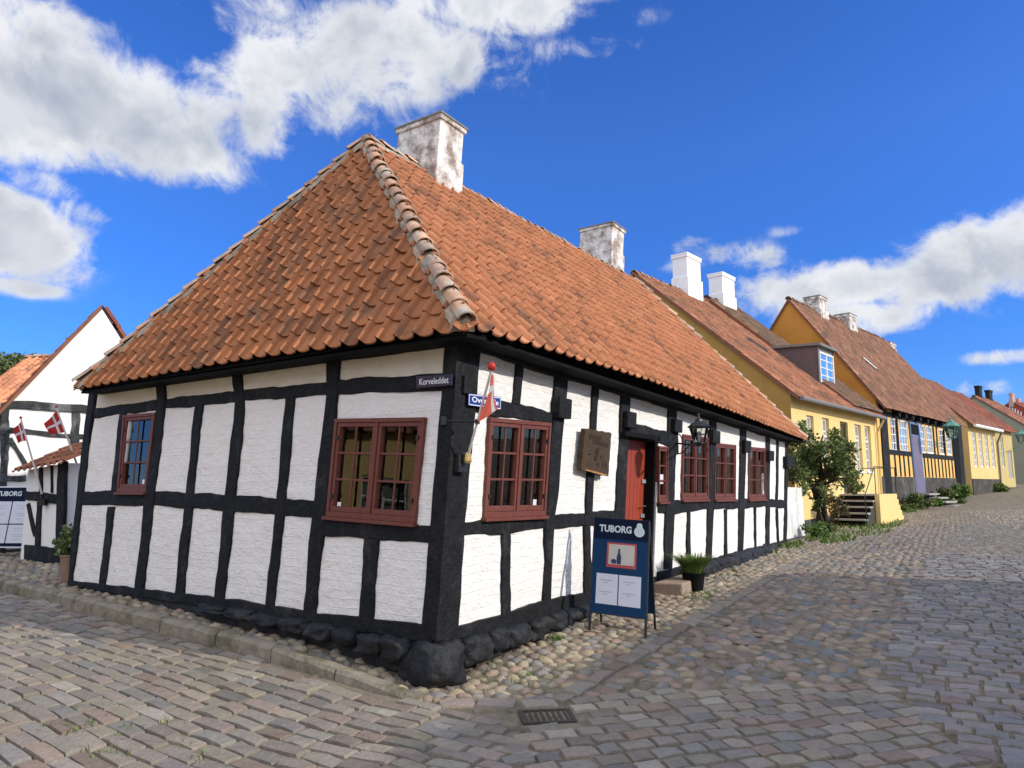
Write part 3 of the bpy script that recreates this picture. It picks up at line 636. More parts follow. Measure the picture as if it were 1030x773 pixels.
PAL_COB = PAL_COB * .92; PAL_MIX = PAL_MIX * .90
def stones(name, cx, cy, sx, sy, rot, hgt, pal, matl, power, g=5, seed=0, sink=0.0, tilt=.03, shear=.0, corner=.10):
    """one pillow-shaped stone per centre, all in one paving mesh"""
    r = np.random.default_rng(seed); n = len(cx); t = np.linspace(-1, 1, g); U, Vv = np.meshgrid(t, t, indexing='ij'); U = U.ravel(); Vv = Vv.ravel()
    if g == 5: m = {-1.: -1., -.5: -.88, 0.: 0., .5: .88, 1.: 1.} if power > 3 else {-1.: -1., -.5: -.72, 0.: 0., .5: .72, 1.: 1.}; U2 = np.array([m[x] for x in U]); V2 = np.array([m[x] for x in Vv])
    else: U2, V2 = U, Vv
    if power < 3:       # rounded cobble: square grid pulled to an oval
        rr = np.maximum(np.abs(U2), np.abs(V2)); ll = np.hypot(U2, V2) + 1e-9; U3 = U2 * (rr / ll) ** .55; V3 = V2 * (rr / ll) ** .55; prof = np.sqrt(np.clip(1 - rr ** 2 * .93, 0, 1))
    else:
        U3, V3 = U2, V2; e = np.maximum(np.abs(U2), np.abs(V2)); prof = np.where(e > .95, 0., np.where(e > .7, .95, 1.))
        corn = (np.abs(U2) > .7) & (np.abs(V2) > .7) & (e < .95); prof = np.where(corn, .88, prof)
    X = U3[None] * sx[:, None] / 2; Y = V3[None] * sy[:, None] / 2
    # uneven outline: bilinear corner offsets
    for a, b in ((-1, -1), (-1, 1), (1, -1), (1, 1)):
        w = (1 + a * U3) * (1 + b * V3) / 4; X = X + w[None] * r.normal(0, corner, (n, 1)) * sx[:, None] * .45; Y = Y + w[None] * r.normal(0, corner, (n, 1)) * sy[:, None] * .6
    Z = prof[None] * hgt[:, None] - .045 + X * r.normal(0, tilt, (n, 1)) + Y * r.normal(0, tilt, (n, 1)) + r.normal(0, .0035, (n, len(U))) * (prof[None] > .3)
    c, s = np.cos(rot)[:, None], np.sin(rot)[:, None]; WX = cx[:, None] + X * c - Y * s; WY = cy[:, None] + X * s + Y * c
    base = surf(cx, cy)[:, None]; e = .12; gx = (surf(cx + e, cy) - surf(cx - e, cy))[:, None] / (2 * e); gy = (surf(cx, cy + e) - surf(cx, cy - e))[:, None] / (2 * e)
    gx = np.clip(gx, -.2, .2); gy = np.clip(gy, -.2, .2)
    WZ = base + (WX - cx[:, None]) * gx + (WY - cy[:, None]) * gy + Z - sink
    V = np.stack([WX, WY, WZ], -1).reshape(-1, 3)
    i = np.arange(g * g).reshape(g, g); q = np.stack([i[:-1, :-1], i[1:, :-1], i[1:, 1:], i[:-1, 1:]], -1).reshape(-1, 4); Q = (np.arange(n)[:, None, None] * g * g + q[None]).reshape(-1, 4)
    col = pal[r.integers(0, len(pal), n)] * (1 + .10 * r.normal(size=(n, 1))); col = col * (1 + .015 * r.normal(size=(n, 3))); col = np.clip(col, .03, .6)
    C = np.repeat(col, g * g, axis=0)
    edge = np.tile((np.maximum(np.abs(U2), np.abs(V2)) > .95), n)
    C = np.where(edge[:, None], C * .0 + np.array([.13, .11, .08]), C)
    o = fast_mesh(name, V, Q, cols=C, mats=[matl], smooth=power < 3); return tag(o, kind='structure')

def in_view(x, y, margin=2.):
    return (y > 3.0) & (np.abs(x) < y * .76 + margin + 1.5)
def grid_setts(az, region, w, lmin, lmax, seed, ymax=70):
    """rows of setts; long axis along azimuth az; returns centres and sizes"""
    r = np.random.default_rng(seed); d = azd(az)[:2]; e = np.array([-d[1], d[0]]); P = np.array(region)[:, :2]
    a, b = P @ d, P @ e; out = []
    nr = int((b.max() - b.min()) / w); 
    for k in range(nr + 1):
        y = b.min() + (k + .5) * w; L = a.max() - a.min(); m = int(L / ((lmin + lmax) / 2)) + 4; ln = r.uniform(lmin, lmax, m); st = a.min() - r.random() * lmax + np.concatenate([[0], np.cumsum(ln)[:-1]])
        wob = .02 * np.sin(st * .9 + k * .35) + .03 * np.sin(st * .23)
        for s0, l, wb in zip(st, ln, wob):
            out.append((*(d * (s0 + l / 2) + e * (y + wb)), l, w))
    A = np.array(out); keep = inpoly(A[:, 0], A[:, 1], [tuple(p) for p in P]) & in_view(A[:, 0], A[:, 1]) & (A[:, 1] < ymax)
    return A[keep]
def sett_zone(name, az, region, w, lmin, lmax, seed, excl=None, pal=PAL_SETT, gap=.009):
    A = grid_setts(az, region, w, lmin, lmax, seed)
    if excl is not None: A = A[~excl(A[:, 0], A[:, 1])]
    r = np.random.default_rng(seed + 5); rot = np.full(len(A), R(90 - az)) + r.normal(0, .025, len(A)); hg = .05 + r.normal(0, .004, len(A))
    near = np.hypot(A[:, 0], A[:, 1]) < 17
    if near.any():
        B = A[near]; stones(name, B[:, 0], B[:, 1], B[:, 2] - gap, B[:, 3] - gap, rot[near], hg[near], pal, M['sett'], 6, 5, seed + 9, tilt=.014, corner=.038)
    if (~near).any():
        B = A[~near]; stones(name, B[:, 0], B[:, 1], B[:, 2] - gap * 1.5, B[:, 3] - gap * 1.5, rot[~near], hg[~near], pal, M['sett'], 6, 4, seed + 19, tilt=.012, corner=.05)

DR = ground_px(550, 719)[:2]
near_drain = lambda x, y: (np.abs((x - DR[0])) < .25) & (np.abs(y - DR[1]) < .20)
by_slab = lambda x, y: (dist_seg(x, y, SLAB) < .10) & (y < 30)
# left street (below the kerb)
Z_LEFT = np.vstack([KERB, [[-.55, 5.75], [.05, 5.35], [-.3, -4], [-22, -4], [-22, 12]]])
exL = lambda x, y: near_drain(x, y) | (dist_seg(x, y, KERB) < .07)
sett_zone('street_setts', -57, Z_LEFT, .13, .20, .38, 21, exL)
# middle fan of squarer setts
Z_MID = np.vstack([[[-.3, -3], [.05, 5.35], [.12, 5.62]], SLAB[3:4] + [[.05, -.12]], FRONT, [[2.55, 3.], [2.3, -3]]])
sett_zone('street_setts', 74, Z_MID, .155, .15, .25, 22, lambda x, y: near_drain(x, y) | by_slab(x, y))
# main street on the right
Z_RIGHT = np.vstack([[[2.3, -3], [2.55, 3.]], FRONT[-1:], BORD[1:], [[60, 68], [90, 60], [60, 10], [12, -4]]])
sett_zone('street_setts', 118, Z_RIGHT, .155, .16, .28, 23, pal=PAL_SETT * np.array([.94, 1., 1.12]))
# cobbles: jittered hexagonal scatter
def cobble_zone(name, region, sp, seed, excl, pal, lo, hi, power=2, ymax=62, squash=.8):
    r = np.random.default_rng(seed); P = np.array(region)[:, :2]; mn, mx = P.min(0), P.max(0); xs = np.arange(mn[0], mx[0], sp); ys = np.arange(mn[1], min(mx[1], ymax), sp * .84)
    X, Y = np.meshgrid(xs, ys, indexing='ij'); X = X + (np.arange(len(ys)) % 2)[None] * sp / 2; X = X + r.normal(0, sp * .14, X.shape); Y = Y + r.normal(0, sp * .14, Y.shape); X = X.ravel(); Y = Y.ravel()
    k = inpoly(X, Y, [tuple(p) for p in P]) & in_view(X, Y) & ~excl(X, Y); X, Y = X[k], Y[k]
    n = len(X); sx = sp * r.uniform(lo, hi, n); sy = sx * r.uniform(squash - .15, 1., n); rot = r.normal(R(90 - 118), .55, n); hg = .05 + r.uniform(-.006, .016, n)
    near = np.hypot(X, Y) < 17
    for m, g in ((near, 5), (~near, 4)):
        if m.any(): stones(name, X[m], Y[m], sx[m], sy[m], rot[m], hg[m], pal, M['cobble'], power, g, seed + g, tilt=.11, corner=.19, sink=-.001)
inhouse = lambda x, y: inpoly(x, y, [tuple(p) for p in HOUSE_FOOT])
WALLBASE = [hp(0, 0), hp(0, LEN_R)]
FARL = [hp(0, LEN_R), np.array([7.4, 19.2]), np.array([8.5, 22]), np.array([14.6, 29]), np.array([24.5, 40]), np.array([33, 49.5]), np.array([44, 61])]
Z_COB = np.vstack([SLAB, [ground_px(960, 512)[:2], ground_px(1020, 497)[:2]], np.array(FARL)[::-1], [hp(.1, .1)], [[-.9, 6.0]]])
cobble_zone('pavement_cobbles', Z_COB, .132, 31, lambda x, y: inhouse(x, y) | by_slab(x, y) | ((x < SLAB[0, 0]) & (y < SLAB[0, 1])), PAL_COB, .86, 1.22)
Z_BAND = np.vstack([SLAB, [ground_px(960, 512)[:2]], BORD[::-1], FRONT[::-1]])
cobble_zone('street_cobbles', Z_BAND, .165, 33, by_slab, PAL_MIX, .90, 1.20, power=2, squash=.72)
Z_PAVL = np.vstack([KERB, [[-.3, 5.75]], [hp(.0, -.0)], [hp(LEN_L, 0)], [hp(LEN_L, 6)], [[-9, 22]], [[-20, 22]]])
cobble_zone('pavement_cobbles', Z_PAVL, .135, 35, lambda x, y: inhouse(x, y) | (dist_seg(x, y, KERB) < .15) & (x < -.7), PAL_COB * .9, .82, 1.15)

# kerb stones
def kerb():
    mb = MB(); pl = [np.array(p) for p in KERB]; L = sum(np.linalg.norm(b - a) for a, b in zip(pl, pl[1:])); d = 0; r = random.Random(3)
    while d < L - .1:
        l = min(r.uniform(.6, 1.15), L - d); k = 5; ring = []
        for i in range(k + 1):
            t = (d + .008 + (l - .016) * i / k) / L; p = poly_at(pl, t); p2 = poly_at(pl, min(1, t + .01)); p1 = poly_at(pl, max(0, t - .01)); tg = (p2 - p1) / np.linalg.norm(p2 - p1); nn = np.array([-tg[1], tg[0]])
            if nn[1] < 0: nn = -nn
            j = lambda: r.uniform(-.006, .006); zt = float(G(*p)) + .012; zb = float(surf(*(p - nn * .05))) - .06
            ring += [(*(p - nn * (.012 + j())), zb), (*(p - nn * (.008 + j())), zt - .03 + j()), (*(p + nn * (.02 + j())), zt - .002 + j() * .5), (*(p + nn * .06), zt + .003 + j() * .5), (*(p + nn * (.112 + j())), zt + j() * .5), (*(p + nn * .12), zt - .06)]
        fs = [(i * 6 + a, i * 6 + a + 1, i * 6 + 7 + a, i * 6 + 6 + a) for i in range(k) for a in range(5)] + [tuple(range(6)), tuple(k * 6 + a for a in range(5, -1, -1))]
        mb.add(ring, fs); d += l
    tag(mb.obj('kerb', M['kerb']), kind='structure')
kerb()
# line of long flat edging stones between the two cobble fields
def edging():
    pl = [np.array(p) for p in SLAB]; L = sum(np.linalg.norm(b - a) for a, b in zip(pl, pl[1:])); d = 0; r = random.Random(5); X = []
    while d < L - .1:
        l = r.uniform(.17, .36); t = (d + l / 2) / L; p = poly_at(pl, t); p2 = poly_at(pl, min(1, t + .004)); p1 = poly_at(pl, max(0, t - .004)); tg = p2 - p1
        X.append((p[0], p[1], l - .012, r.uniform(.14, .19), math.atan2(tg[1], tg[0]))); d += l
    X = np.array(X); stones('edging_stones', X[:, 0], X[:, 1], X[:, 2], X[:, 3], X[:, 4], np.full(len(X), .054), PAL_SETT * 1.05, M['sett'], 6, 5, 77, corner=.05)
edging()

# ================================================================== MAIN HALF-TIMBERED HOUSE
house = thing('half_timbered_house', (*HC0[:2], float(G(*HC0[:2]))), 'white half-timbered corner house with black tarred timbers and a hipped orange tile roof', 'house')
PXW = dict(
    w1=[(126, 418), (158.4, 415.3), (148.8, 495.5), (119.8, 495.5)], w2=[(339, 421.7), (429.6, 420.3), (419.6, 526.8), (330, 519.6)],
    w3=[(490.5, 420), (552.3, 425.5), (546.4, 518.7), (484.3, 521)], w4=[(661, 448.8), (670.4, 449.6), (669.8, 504.6), (660.6, 505)],
    w5=[(685.6, 437), (711.4, 440.4), (710.8, 502.5), (684.3, 503.2)], w6=[(718.3, 445.6), (738.8, 447.8), (738.4, 502.7), (717.3, 503)], w7=[(752.2, 449.5), (768.6, 451), (769, 502.2), (751.8, 503)])
wins = []
for k, w, nc, co, ro in (('w1', WL, 1, 2, 3), ('w2', WL, 2, 2, 3), ('w3', WR, 2, 2, 3), ('w4', WR, 1, 1, 3), ('w5', WR, 2, 2, 3), ('w6', WR, 2, 2, 3), ('w7', WR, 2, 2, 3)):
    wo, q = main_window(w, PXW[k], nc, co, ro, house, fw=.038 if k != 'w4' else .03, hinges=k in ('w2', 'w3', 'w5', 'w1'))
    wins.append((k, w, q))
def hole(q, m=.03):
    q = np.array(q); return (max(q[0][0], q[3][0]) + m, min(q[1][0], q[2][0]) - m, max(q[3][1], q[2][1]) + m, min(q[0][1], q[1][1]) - m) if q[1][0] > q[0][0] else (max(q[1][0], q[2][0]) + m, min(q[0][0], q[3][0]) - m, max(q[3][1], q[2][1]) + m, min(q[0][1], q[1][1]) - m)
dL = WR.px(627.5, 500)[0]; dR = WR.px(660.2, 500)[0]; dT = WR.px(640, 437.5)[1]; dB = -.24
holesL = [hole(q) for k, w, q in wins if w is WL]; holesR = [hole(q, .025 if k != 'w4' else .015) for k, w, q in wins if w is WR]
wall_sheet(WL, (0, LEN_L), (-.12, HW), holesL, 'wall', house, [M['white_l'], M['cream']], top_split=float(WL.px(240, 400)[1]), amp=.007)
wall_sheet(WR, (0, LEN_R), (-.12, HW), holesR + [(dL, dR, -.12, dT)], 'wall', house, [M['white']], amp=.007, res=.035)
mb = MB(); A = lambda a, b, h: abh(np.array([a, b, h], float))
mb.add([A(LEN_L, 0, -.4), A(LEN_L, LEN_R, -.4), A(LEN_L, LEN_R, HW), A(LEN_L, 0, HW)], [(0, 1, 2, 3)])
mb.add([A(0, LEN_R, -.4), A(LEN_L, LEN_R, -.4), A(LEN_L, LEN_R, HW), A(0, LEN_R, HW)], [(0, 1, 2, 3)])
mb.obj('rear_wall', M['white'], house)
mb = MB(); mb.add([A(.2, .2, -.1), A(LEN_L - .1, .2, -.1), A(LEN_L - .1, LEN_R - .1, -.1), A(.2, LEN_R - .1, -.1)], [(0, 1, 2, 3)])
mb.add([A(0, 0, HW - .02), A(LEN_L, 0, HW - .02), A(LEN_L, LEN_R, HW - .02), A(0, LEN_R, HW - .02)], [(3, 2, 1, 0)]); mb.obj('room_floor_and_ceiling', mat('dark_room', (.05, .045, .04), rough=.9), house)

T = M['timber']
# wall L posts: (left polyline, right polyline)
for A_, B_ in [([(90.5, 396), (80.5, 480), (69.5, 588)], [(96.5, 396), (85.4, 495), (74, 585)]), ([(121.8, 416.5), (112.5, 497)], [(128, 415.5), (120.3, 497)]),
               ([(110, 510), (101, 588)], [(116.5, 510), (107, 589)]), ([(158.6, 386), (168 - 8.5, 402), (147.5, 495), (137, 594)], [(167, 385), (168, 402), (157.5, 495), (145.7, 595)]),
               ([(198, 405), (188.6, 494.5), (177, 597)], [(205.2, 404), (196.2, 494.5), (186, 599)]), ([(235, 376), (237.6, 405), (227.6, 496), (217, 604)], [(244.5, 375), (247.5, 404.5), (238.2, 498), (226.4, 606)]),
               ([(288.4, 398), (279.3, 502.5), (268, 612)], [(298, 397), (288.6, 503.5), (276.7, 614)]), ([(329.3, 364), (330, 397), (315.8, 510), (306, 618)], [(343.5, 362.5), (340.5, 397), (329, 518), (318.4, 620)]),
               ([(368, 542), (361.6, 626)], [(382.3, 543), (375.8, 628)])]:
    timber(WL, A_, B_, 'timber_post', house, depth=.026)
for A_, B_ in [([(96, 411), (167, 401.4), (236, 393.8)], [(95, 421), (121.6, 417.5), (168, 411.5), (237.6, 405.4)]), ([(244, 392.4), (330.5, 384.5)], [(247.8, 403.6), (289, 401), (331, 397.6)]),
               ([(341, 381.6), (400, 378.5), (448, 375.6)], [(340, 397), (390, 395.5), (446.5, 393.6)]), ([(85, 494.5), (157, 493.8), (240, 498.4), (318, 504)], [(83, 508.5), (155, 509), (237, 515), (316.5, 521)]),
               ([(328, 521.5), (434, 529)], [(325, 539.4), (433, 546.5)])]:
    timber(WL, A_, B_, 'timber_rail', house, depth=.018)
timber(WL, [(74, 584), (107, 588), (145.7, 592.5), (186, 597), (240, 603.3), (317.6, 616), (361.6, 620.4), (428, 628.5)], [(70.5, 589), (130, 599), (240, 616), (356, 634), (437.5, 646.5)], 'timber_sill', house, depth=.034, n0=-.1)
# corner post: one timber showing on both walls
def corner_post():
    mb = MB(); k = 22; rows = []
    for i in range(k + 1):
        t = i / k; l = WL.px(*poly_at([(448.5, 349), (445.7, 394.3), (434, 529), (425, 640)], t)); r = WR.px(*poly_at([(481.5, 350), (477, 410), (470.7, 472.5), (465.5, 532), (459, 640)], t))
        n1 = .028 + .004 * math.sin(i * 1.3); n2 = .028 + .004 * math.sin(i * 1.7 + 1); h = (l[1] + r[1]) / 2; cc = HC0 + sv * h
        rows += [WL.P(*l, -.03), WL.P(l[0], l[1], n1 - .008), WL.P(l[0] - .01, l[1], n1), cc + WL.n * n1 + WR.n * n2 * .2, cc + WL.n * n1 * .96 + WR.n * n2 * .96, cc + WR.n * n2 + WL.n * n1 * .2, WR.P(r[0] - .01, r[1], n2), WR.P(r[0], r[1], n2 - .008), WR.P(*r, -.03)]
    fs = [(i * 9 + j, i * 9 + j + 1, i * 9 + 10 + j, i * 9 + 9 + j) for i in range(k) for j in range(8)] + [tuple(range(9)), tuple(k * 9 + j for j in range(8, -1, -1))]
    mb.add(rows, fs); mb.obj('corner_post', T, house)
corner_post()
for A_, B_ in [([(518, 364), (514, 405)], [(525, 366), (521.4, 408)]), ([(557.7, 376), (549.4, 500), (547.4, 520), (544.8, 607)], [(569.7, 379), (559.7, 500), (556.4, 521), (552.5, 606)]),
               ([(595, 385), (588.3, 500), (588, 517)], [(601, 387), (595, 500), (594.3, 516)]), ([(586.2, 529), (587, 598)], [(592, 528.5), (594.5, 596)]),
               ([(503.8, 536), (503, 622)], [(512, 535), (512, 619)]), ([(624, 394), (618.7, 500), (612, 588)], [(633, 397), (628, 500), (622, 587)]),
               ([(671.8, 404), (666.6, 573)], [(680, 407), (675.2, 572)]), ([(713.6, 417), (709, 563)], [(720, 419.5), (714.8, 562)]), ([(744, 428), (741.4, 556)], [(750, 431), (746.6, 556)]),
               ([(769.5, 437), (769.4, 550)], [(773.6, 438.5), (773.2, 550)]), ([(780.5, 442), (779.8, 503)], [(782.6, 443), (781.6, 503)]), ([(779.8, 511.4), (781.4, 549)], [(781.4, 511.4), (783.2, 549)]),
               ([(789.6, 446), (787.6, 545)], [(792.2, 447), (790.4, 545)]), ([(690.3, 514.5), (689.7, 568)], [(693.4, 514.5), (693.4, 567)]), ([(728, 512.5), (728, 559)], [(730.3, 512.5), (730.5, 559)]), ([(758, 510), (758.4, 554)], [(759.7, 510), (760, 554)])]:
    timber(WR, A_, B_, 'timber_post', house, depth=.026)
for A_, B_ in [([(479, 397), (499, 402), (521, 406.5), (555, 414.8)], [(478, 414), (495, 419), (553, 425.6)]), ([(467, 525.5), (484, 523), (546.4, 518.6), (587.5, 516), (620, 512.6)], [(465, 539), (503.4, 538), (546.6, 531.6), (586, 530), (618, 527.6)]),
               ([(660.5, 506.6), (676, 503.6), (710, 502.6), (745, 502), (769, 501.8), (791, 503.4)], [(661.4, 516), (676, 518), (708, 512.6), (744, 512), (769, 509.8), (790.4, 512)]),
               ([(659.5, 432.5), (672.5, 434.5)], [(659.5, 445), (671.5, 448.5)]), ([(626, 424), (640, 426), (660, 432)], [(626, 437), (640, 437), (660.5, 446)])]:
    timber(WR, A_, B_, 'timber_rail', house, depth=.018)
timber(WR, [(459, 630), (503, 618), (544.8, 604), (587, 596), (627, 585)], [(438.5, 646.5), (510, 631), (551, 619), (596, 606.4), (627, 597)], 'timber_sill', house, depth=.034, n0=-.1)
timber(WR, [(660.5, 576), (675, 572), (717.6, 561), (741.4, 555), (769, 548.5), (791, 543.6)], [(660.5, 590), (675, 584), (716.6, 570), (741, 563), (765, 557.5), (791, 548)], 'timber_sill', house, depth=.034, n0=-.1)
# wall plates under the eaves
timber_sh(WL, [(-.02, HW + .32), (LEN_L, HW + .32)], [(-.02, 2.405), (LEN_L * .5, 2.43), (LEN_L, 2.43)], 'wall_plate', house, depth=.045, step=.2)
timber_sh(WR, [(-.02, HW + .22), (LEN_R, HW + .22)], [(-.02, 2.40), (1.5, 2.36), (4, 2.33), (9, 2.27), (LEN_R, 2.2)], 'wall_plate', house, depth=.045, step=.2)
timber_sh(WL, [(0, .01), (LEN_L, .02)], [(0, -.30), (LEN_L, -.12)], 'base_course', house, depth=.008, step=.2, material=M['tar'], rough=.004)
timber_sh(WR, [(0, .01), (LEN_R, .01)], [(0, -.30), (LEN_R, -.30)], 'base_course', house, depth=.008, step=.25, material=M['tar'], rough=.004)
# foundation boulders, tarred like the sill
def boulder(c, rx, ry, rz, az, seed, name='foundation_stone', parent=None, material=None):
    bm = bmesh.new(); bmesh.ops.create_icosphere(bm, subdivisions=4, radius=1); V = np.array([v.co[:] for v in bm.verts]); f = [tuple(v.index for v in g.verts) for g in bm.faces]; bm.free()
    V = np.sign(V) * np.abs(V) ** .55; V = V * (1 + .20 * vnoise(V * 1.3 + seed * 7.1, seed)[:, None] + .10 * vnoise(V * 3.1 + seed, seed + 1)[:, None] + .05 * vnoise(V * 8 + seed, seed + 2)[:, None]); d = azd(az); e = np.array([d[1], -d[0], 0])
    P = np.array(c) + V[:, 0:1] * rx * d + V[:, 1:2] * ry * e + V[:, 2:3] * rz * np.array([0, 0, 1.]); mb = MB(); mb.add(P, f); return mb.obj(name, material or M['tar'], parent, smooth=True)
def stone_px(w, x0, x1, yt, yb, az, seed, n=.02, ry=.17):
    a = w.px(x0, (yt + yb) / 2, n + ry * .4); b = w.px(x1, (yt + yb) / 2, n + ry * .4); t = w.px((x0 + x1) / 2, yt, n + ry * .4); bt = w.px((x0 + x1) / 2, yb, n + ry * .4)
    c = w.P((a[0] + b[0]) / 2, (t[1] + bt[1]) / 2, n - ry * .3); boulder(c, abs(b[0] - a[0]) / 2 * 1.04, ry, (t[1] - bt[1]) / 2 * 1.1, az, seed, parent=house)
azL = math.degrees(math.atan2(uL[0], uL[1])); azR = math.degrees(math.atan2(uR[0], uR[1]))
boulder(HC0 + uL * .12 + uR * .13 + np.array([.0, .0, -.19]), .23, .23, .20, azL, 3, parent=house)
for i, (x0, x1, yt, yb) in enumerate([(466, 495, 641, 668), (494, 512, 634, 655), (511, 534, 630, 651), (534, 555, 624, 643), (555, 575, 617, 633), (574, 596, 611, 624)]): stone_px(WR, x0, x1, yt, yb, azR, 10 + i)
for i, (x0, x1, yt, yb) in enumerate([(381, 408, 642, 668), (358, 383, 638, 657), (332, 358, 633, 650), (306, 332, 627, 643), (280, 306, 623, 636), (252, 280, 618, 630), (224, 252, 613, 623), (198, 224, 609, 617)]): stone_px(WL, x0, x1, yt, yb, azL, 30 + i)
for i, s in enumerate(np.arange(5.95, 11.6, .42)):
    c = WR.P(s, -.10, .02); boulder(c, .24, .15, .13, azR, 50 + i, parent=house)
# door: recessed plank door with black frame
dep = .17
mb = MB()
for x0, x1, h0, h1 in ((dL - .0, dL + .06, dB, dT), (dR - .06, dR, dB, dT), (dL, dR, dT - .06, dT)): bar(mb, WR, [(x0, h0), (x1, h0), (x1, h1), (x0, h1)], -dep - .01, -.02)
door_frame = mb.obj('door_frame', M['black'], house, bevel=.004)
mb = MB(); np_ = 8; a0, a1 = dL + .06, dR - .05
for i in range(np_):
    s0 = a0 + (a1 - a0) * i / np_; s1 = a0 + (a1 - a0) * (i + 1) / np_; bar(mb, WR, [(s0 + .004, dB), (s1 - .004, dB), (s1 - .004, dT - .055), (s0 + .004, dT - .055)], -dep - .03, -dep + .012)
bar(mb, WR, [(a0, dB), (a1, dB), (a1, dT - .055), (a0, dT - .055)], -dep - .06, -dep + .002)
door = mb.obj('door', M['door'], house, bevel=.003)
mb = MB(); hs = a1 - .08
for hh in (1.28, .82, .62): mb.cbox(WR.P(hs, hh, -dep + .03), .05, .05, .05)
for hh in (.95,): mb.tube([WR.P(hs, hh, -dep + .02), WR.P(hs, hh, -dep + .07), WR.P(hs - .1, hh, -dep + .07)], .009)
mb.obj('door_handle', M['steel'], door)
mb = MB(); c1 = WR.px(626, 437, .05); c2 = WR.px(661, 442, .05); bar(mb, WR, [(c1[0], c1[1] - .02), (c2[0], c1[1] - .02), (c2[0], c1[1] + .04), (c1[0], c1[1] + .04)], 0, .10); mb.obj('door_hood', M['black'], house, bevel=.005)
# projecting joist ends above the posts
for i, (x0, x1, y0, y1) in enumerate([(559, 576, 402, 420), (628, 641, 415.5, 430.5), (676, 687, 423, 434.5), (714, 725, 434, 445.5), (746.5, 756, 444, 455), (770.5, 779, 454, 463.5), (792, 799.8, 460.5, 470)]):
    n = .10; x0 += 3.5 if i < 6 else 0; a = WR.px(x0, y1, n); b = WR.px(x1, y0, n); mb = MB(); bar(mb, WR, [(a[0], a[1]), (b[0], a[1]), (b[0], b[1]), (a[0], b[1])], -.03 if i < 6 else -.2, n); mb.obj('joist_end', T, house, bevel=.012)
a = WR.px(466, 396, .05); b = WR.px(475, 379, .05); mb = MB(); bar(mb, WR, [(a[0], a[1]), (b[0], a[1]), (b[0], b[1]), (a[0], b[1])], -.03, .06); mb.obj('joist_end', T, house, bevel=.012)

# roof
def hEL(a): return float(np.interp(a, [-.3, .35, 2.3, 5.1, 6.1], [2.47, 2.475, 2.52, 2.485, 2.47]))
def hER(b): return float(np.interp(b, [-.3, 1, 3.5, 8, 12.4, 13.6], [2.48, 2.50, 2.52, 2.43, 2.33, 2.30]))
def hRG(b): return float(np.interp(b, [1.5, 3.85, 6.8, 10.5, 12], [5.72, 5.85, 5.92, 6.02, 6.05]))
C1 = np.array([-.32, -.32]); AP = np.array([3.07, 1.566]); C0 = np.array([5.97, -.32]); C2 = np.array([-.30, 13.42]); AP2 = np.array([3.07, 10.6])
def vplane(p, q, inside):
    d = q - p; n = np.array([-d[1], d[0]]); n = n / np.linalg.norm(n)
    if np.dot(inside - p, n) > 0: n = -n
    return (Vector((p[0], p[1], 0)), Vector((n[0], n[1], 0)))
def ngl(e, g, s): d = np.cross(np.array(g, float) - e, s); d /= np.linalg.norm(d); return d if d[2] > 0 else -d
nL_ = ngl((0, -.3, 2.5), (0, 1.566, 5.72), (1, 0, 0)); nR_ = ngl((-.3, 0, 2.5), (3.07, 0, 5.9), (0, 1, 0))
inL = np.array([3.07, 0.]); inR = np.array([0., 6.])
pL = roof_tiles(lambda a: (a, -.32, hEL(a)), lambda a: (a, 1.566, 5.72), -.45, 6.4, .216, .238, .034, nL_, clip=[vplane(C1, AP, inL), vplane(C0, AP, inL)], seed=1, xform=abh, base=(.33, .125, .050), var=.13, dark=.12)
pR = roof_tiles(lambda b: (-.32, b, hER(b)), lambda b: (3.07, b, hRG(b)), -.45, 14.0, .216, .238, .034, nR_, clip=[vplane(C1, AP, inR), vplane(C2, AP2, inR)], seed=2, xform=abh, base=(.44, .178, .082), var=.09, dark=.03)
nF = ngl((0, 13.7, 2.4), (0, 10.6, 6.0), (1, 0, 0)); nB = ngl((5.99, 0, 2.5), (3.07, 0, 5.9), (0, 1, 0)); C3 = np.array([5.99, 13.42])
pF = roof_tiles(lambda a: (a, 13.40, 2.33), lambda a: (a, 10.6, 6.0), -.4, 6.5, .216, .238, .034, nF, clip=[vplane(C2, AP2, np.array([3., 13.])), vplane(C3, AP2, np.array([3., 13.]))], seed=3, xform=abh, lowpoly=True)
pB = roof_tiles(lambda b: (5.99, b, 2.48), lambda b: (3.07, b, hRG(b)), -.4, 14, .216, .238, .034, nB, clip=[vplane(C0, AP, np.array([6., 6.])), vplane(C3, AP2, np.array([6., 6.]))], seed=4, xform=abh, lowpoly=True)
V, Q, C = merge([pL, pR, pF, pB]); roof = fast_mesh('roof', V, Q, cols=C, mats=[M['tile']], parent=house, origin=ORI[house.name], smooth=False)
e3 = lambda p, h: A(p[0], p[1], h)
U = -.03; mb = MB(); c1, c0, c2, c3, ap, ap2 = e3(C1, hEL(-.3) + U), e3(C0, 2.46 + U), e3(C2, 2.30 + U), e3(C3, 2.33 + U), e3(AP, 5.72 + U), e3(AP2, 6.02 + U)
mid = [(b, e3((-.30, b), hER(b) + U), e3((3.07, b), hRG(b) + U)) for b in (1.566, 3.5, 8, 10.6)]
mb.add([c1, c0, ap], [(0, 1, 2)]); mb.add([c1, mid[0][1], ap], [(0, 1, 2)])
for m0, m1 in zip(mid, mid[1:]): mb.add([m0[1], m1[1], m1[2], m0[2]], [(0, 1, 2, 3)])
mb.add([mid[-1][1], c2, ap2], [(0, 1, 2)]); mb.add([c2, c3, ap2], [(0, 1, 2)]); mb.add([c0, c3, ap2, ap], [(0, 1, 2, 3)])
mb.obj('roof_boards', M['black'], roof)
mb = MB()   # black boarding closing the eaves
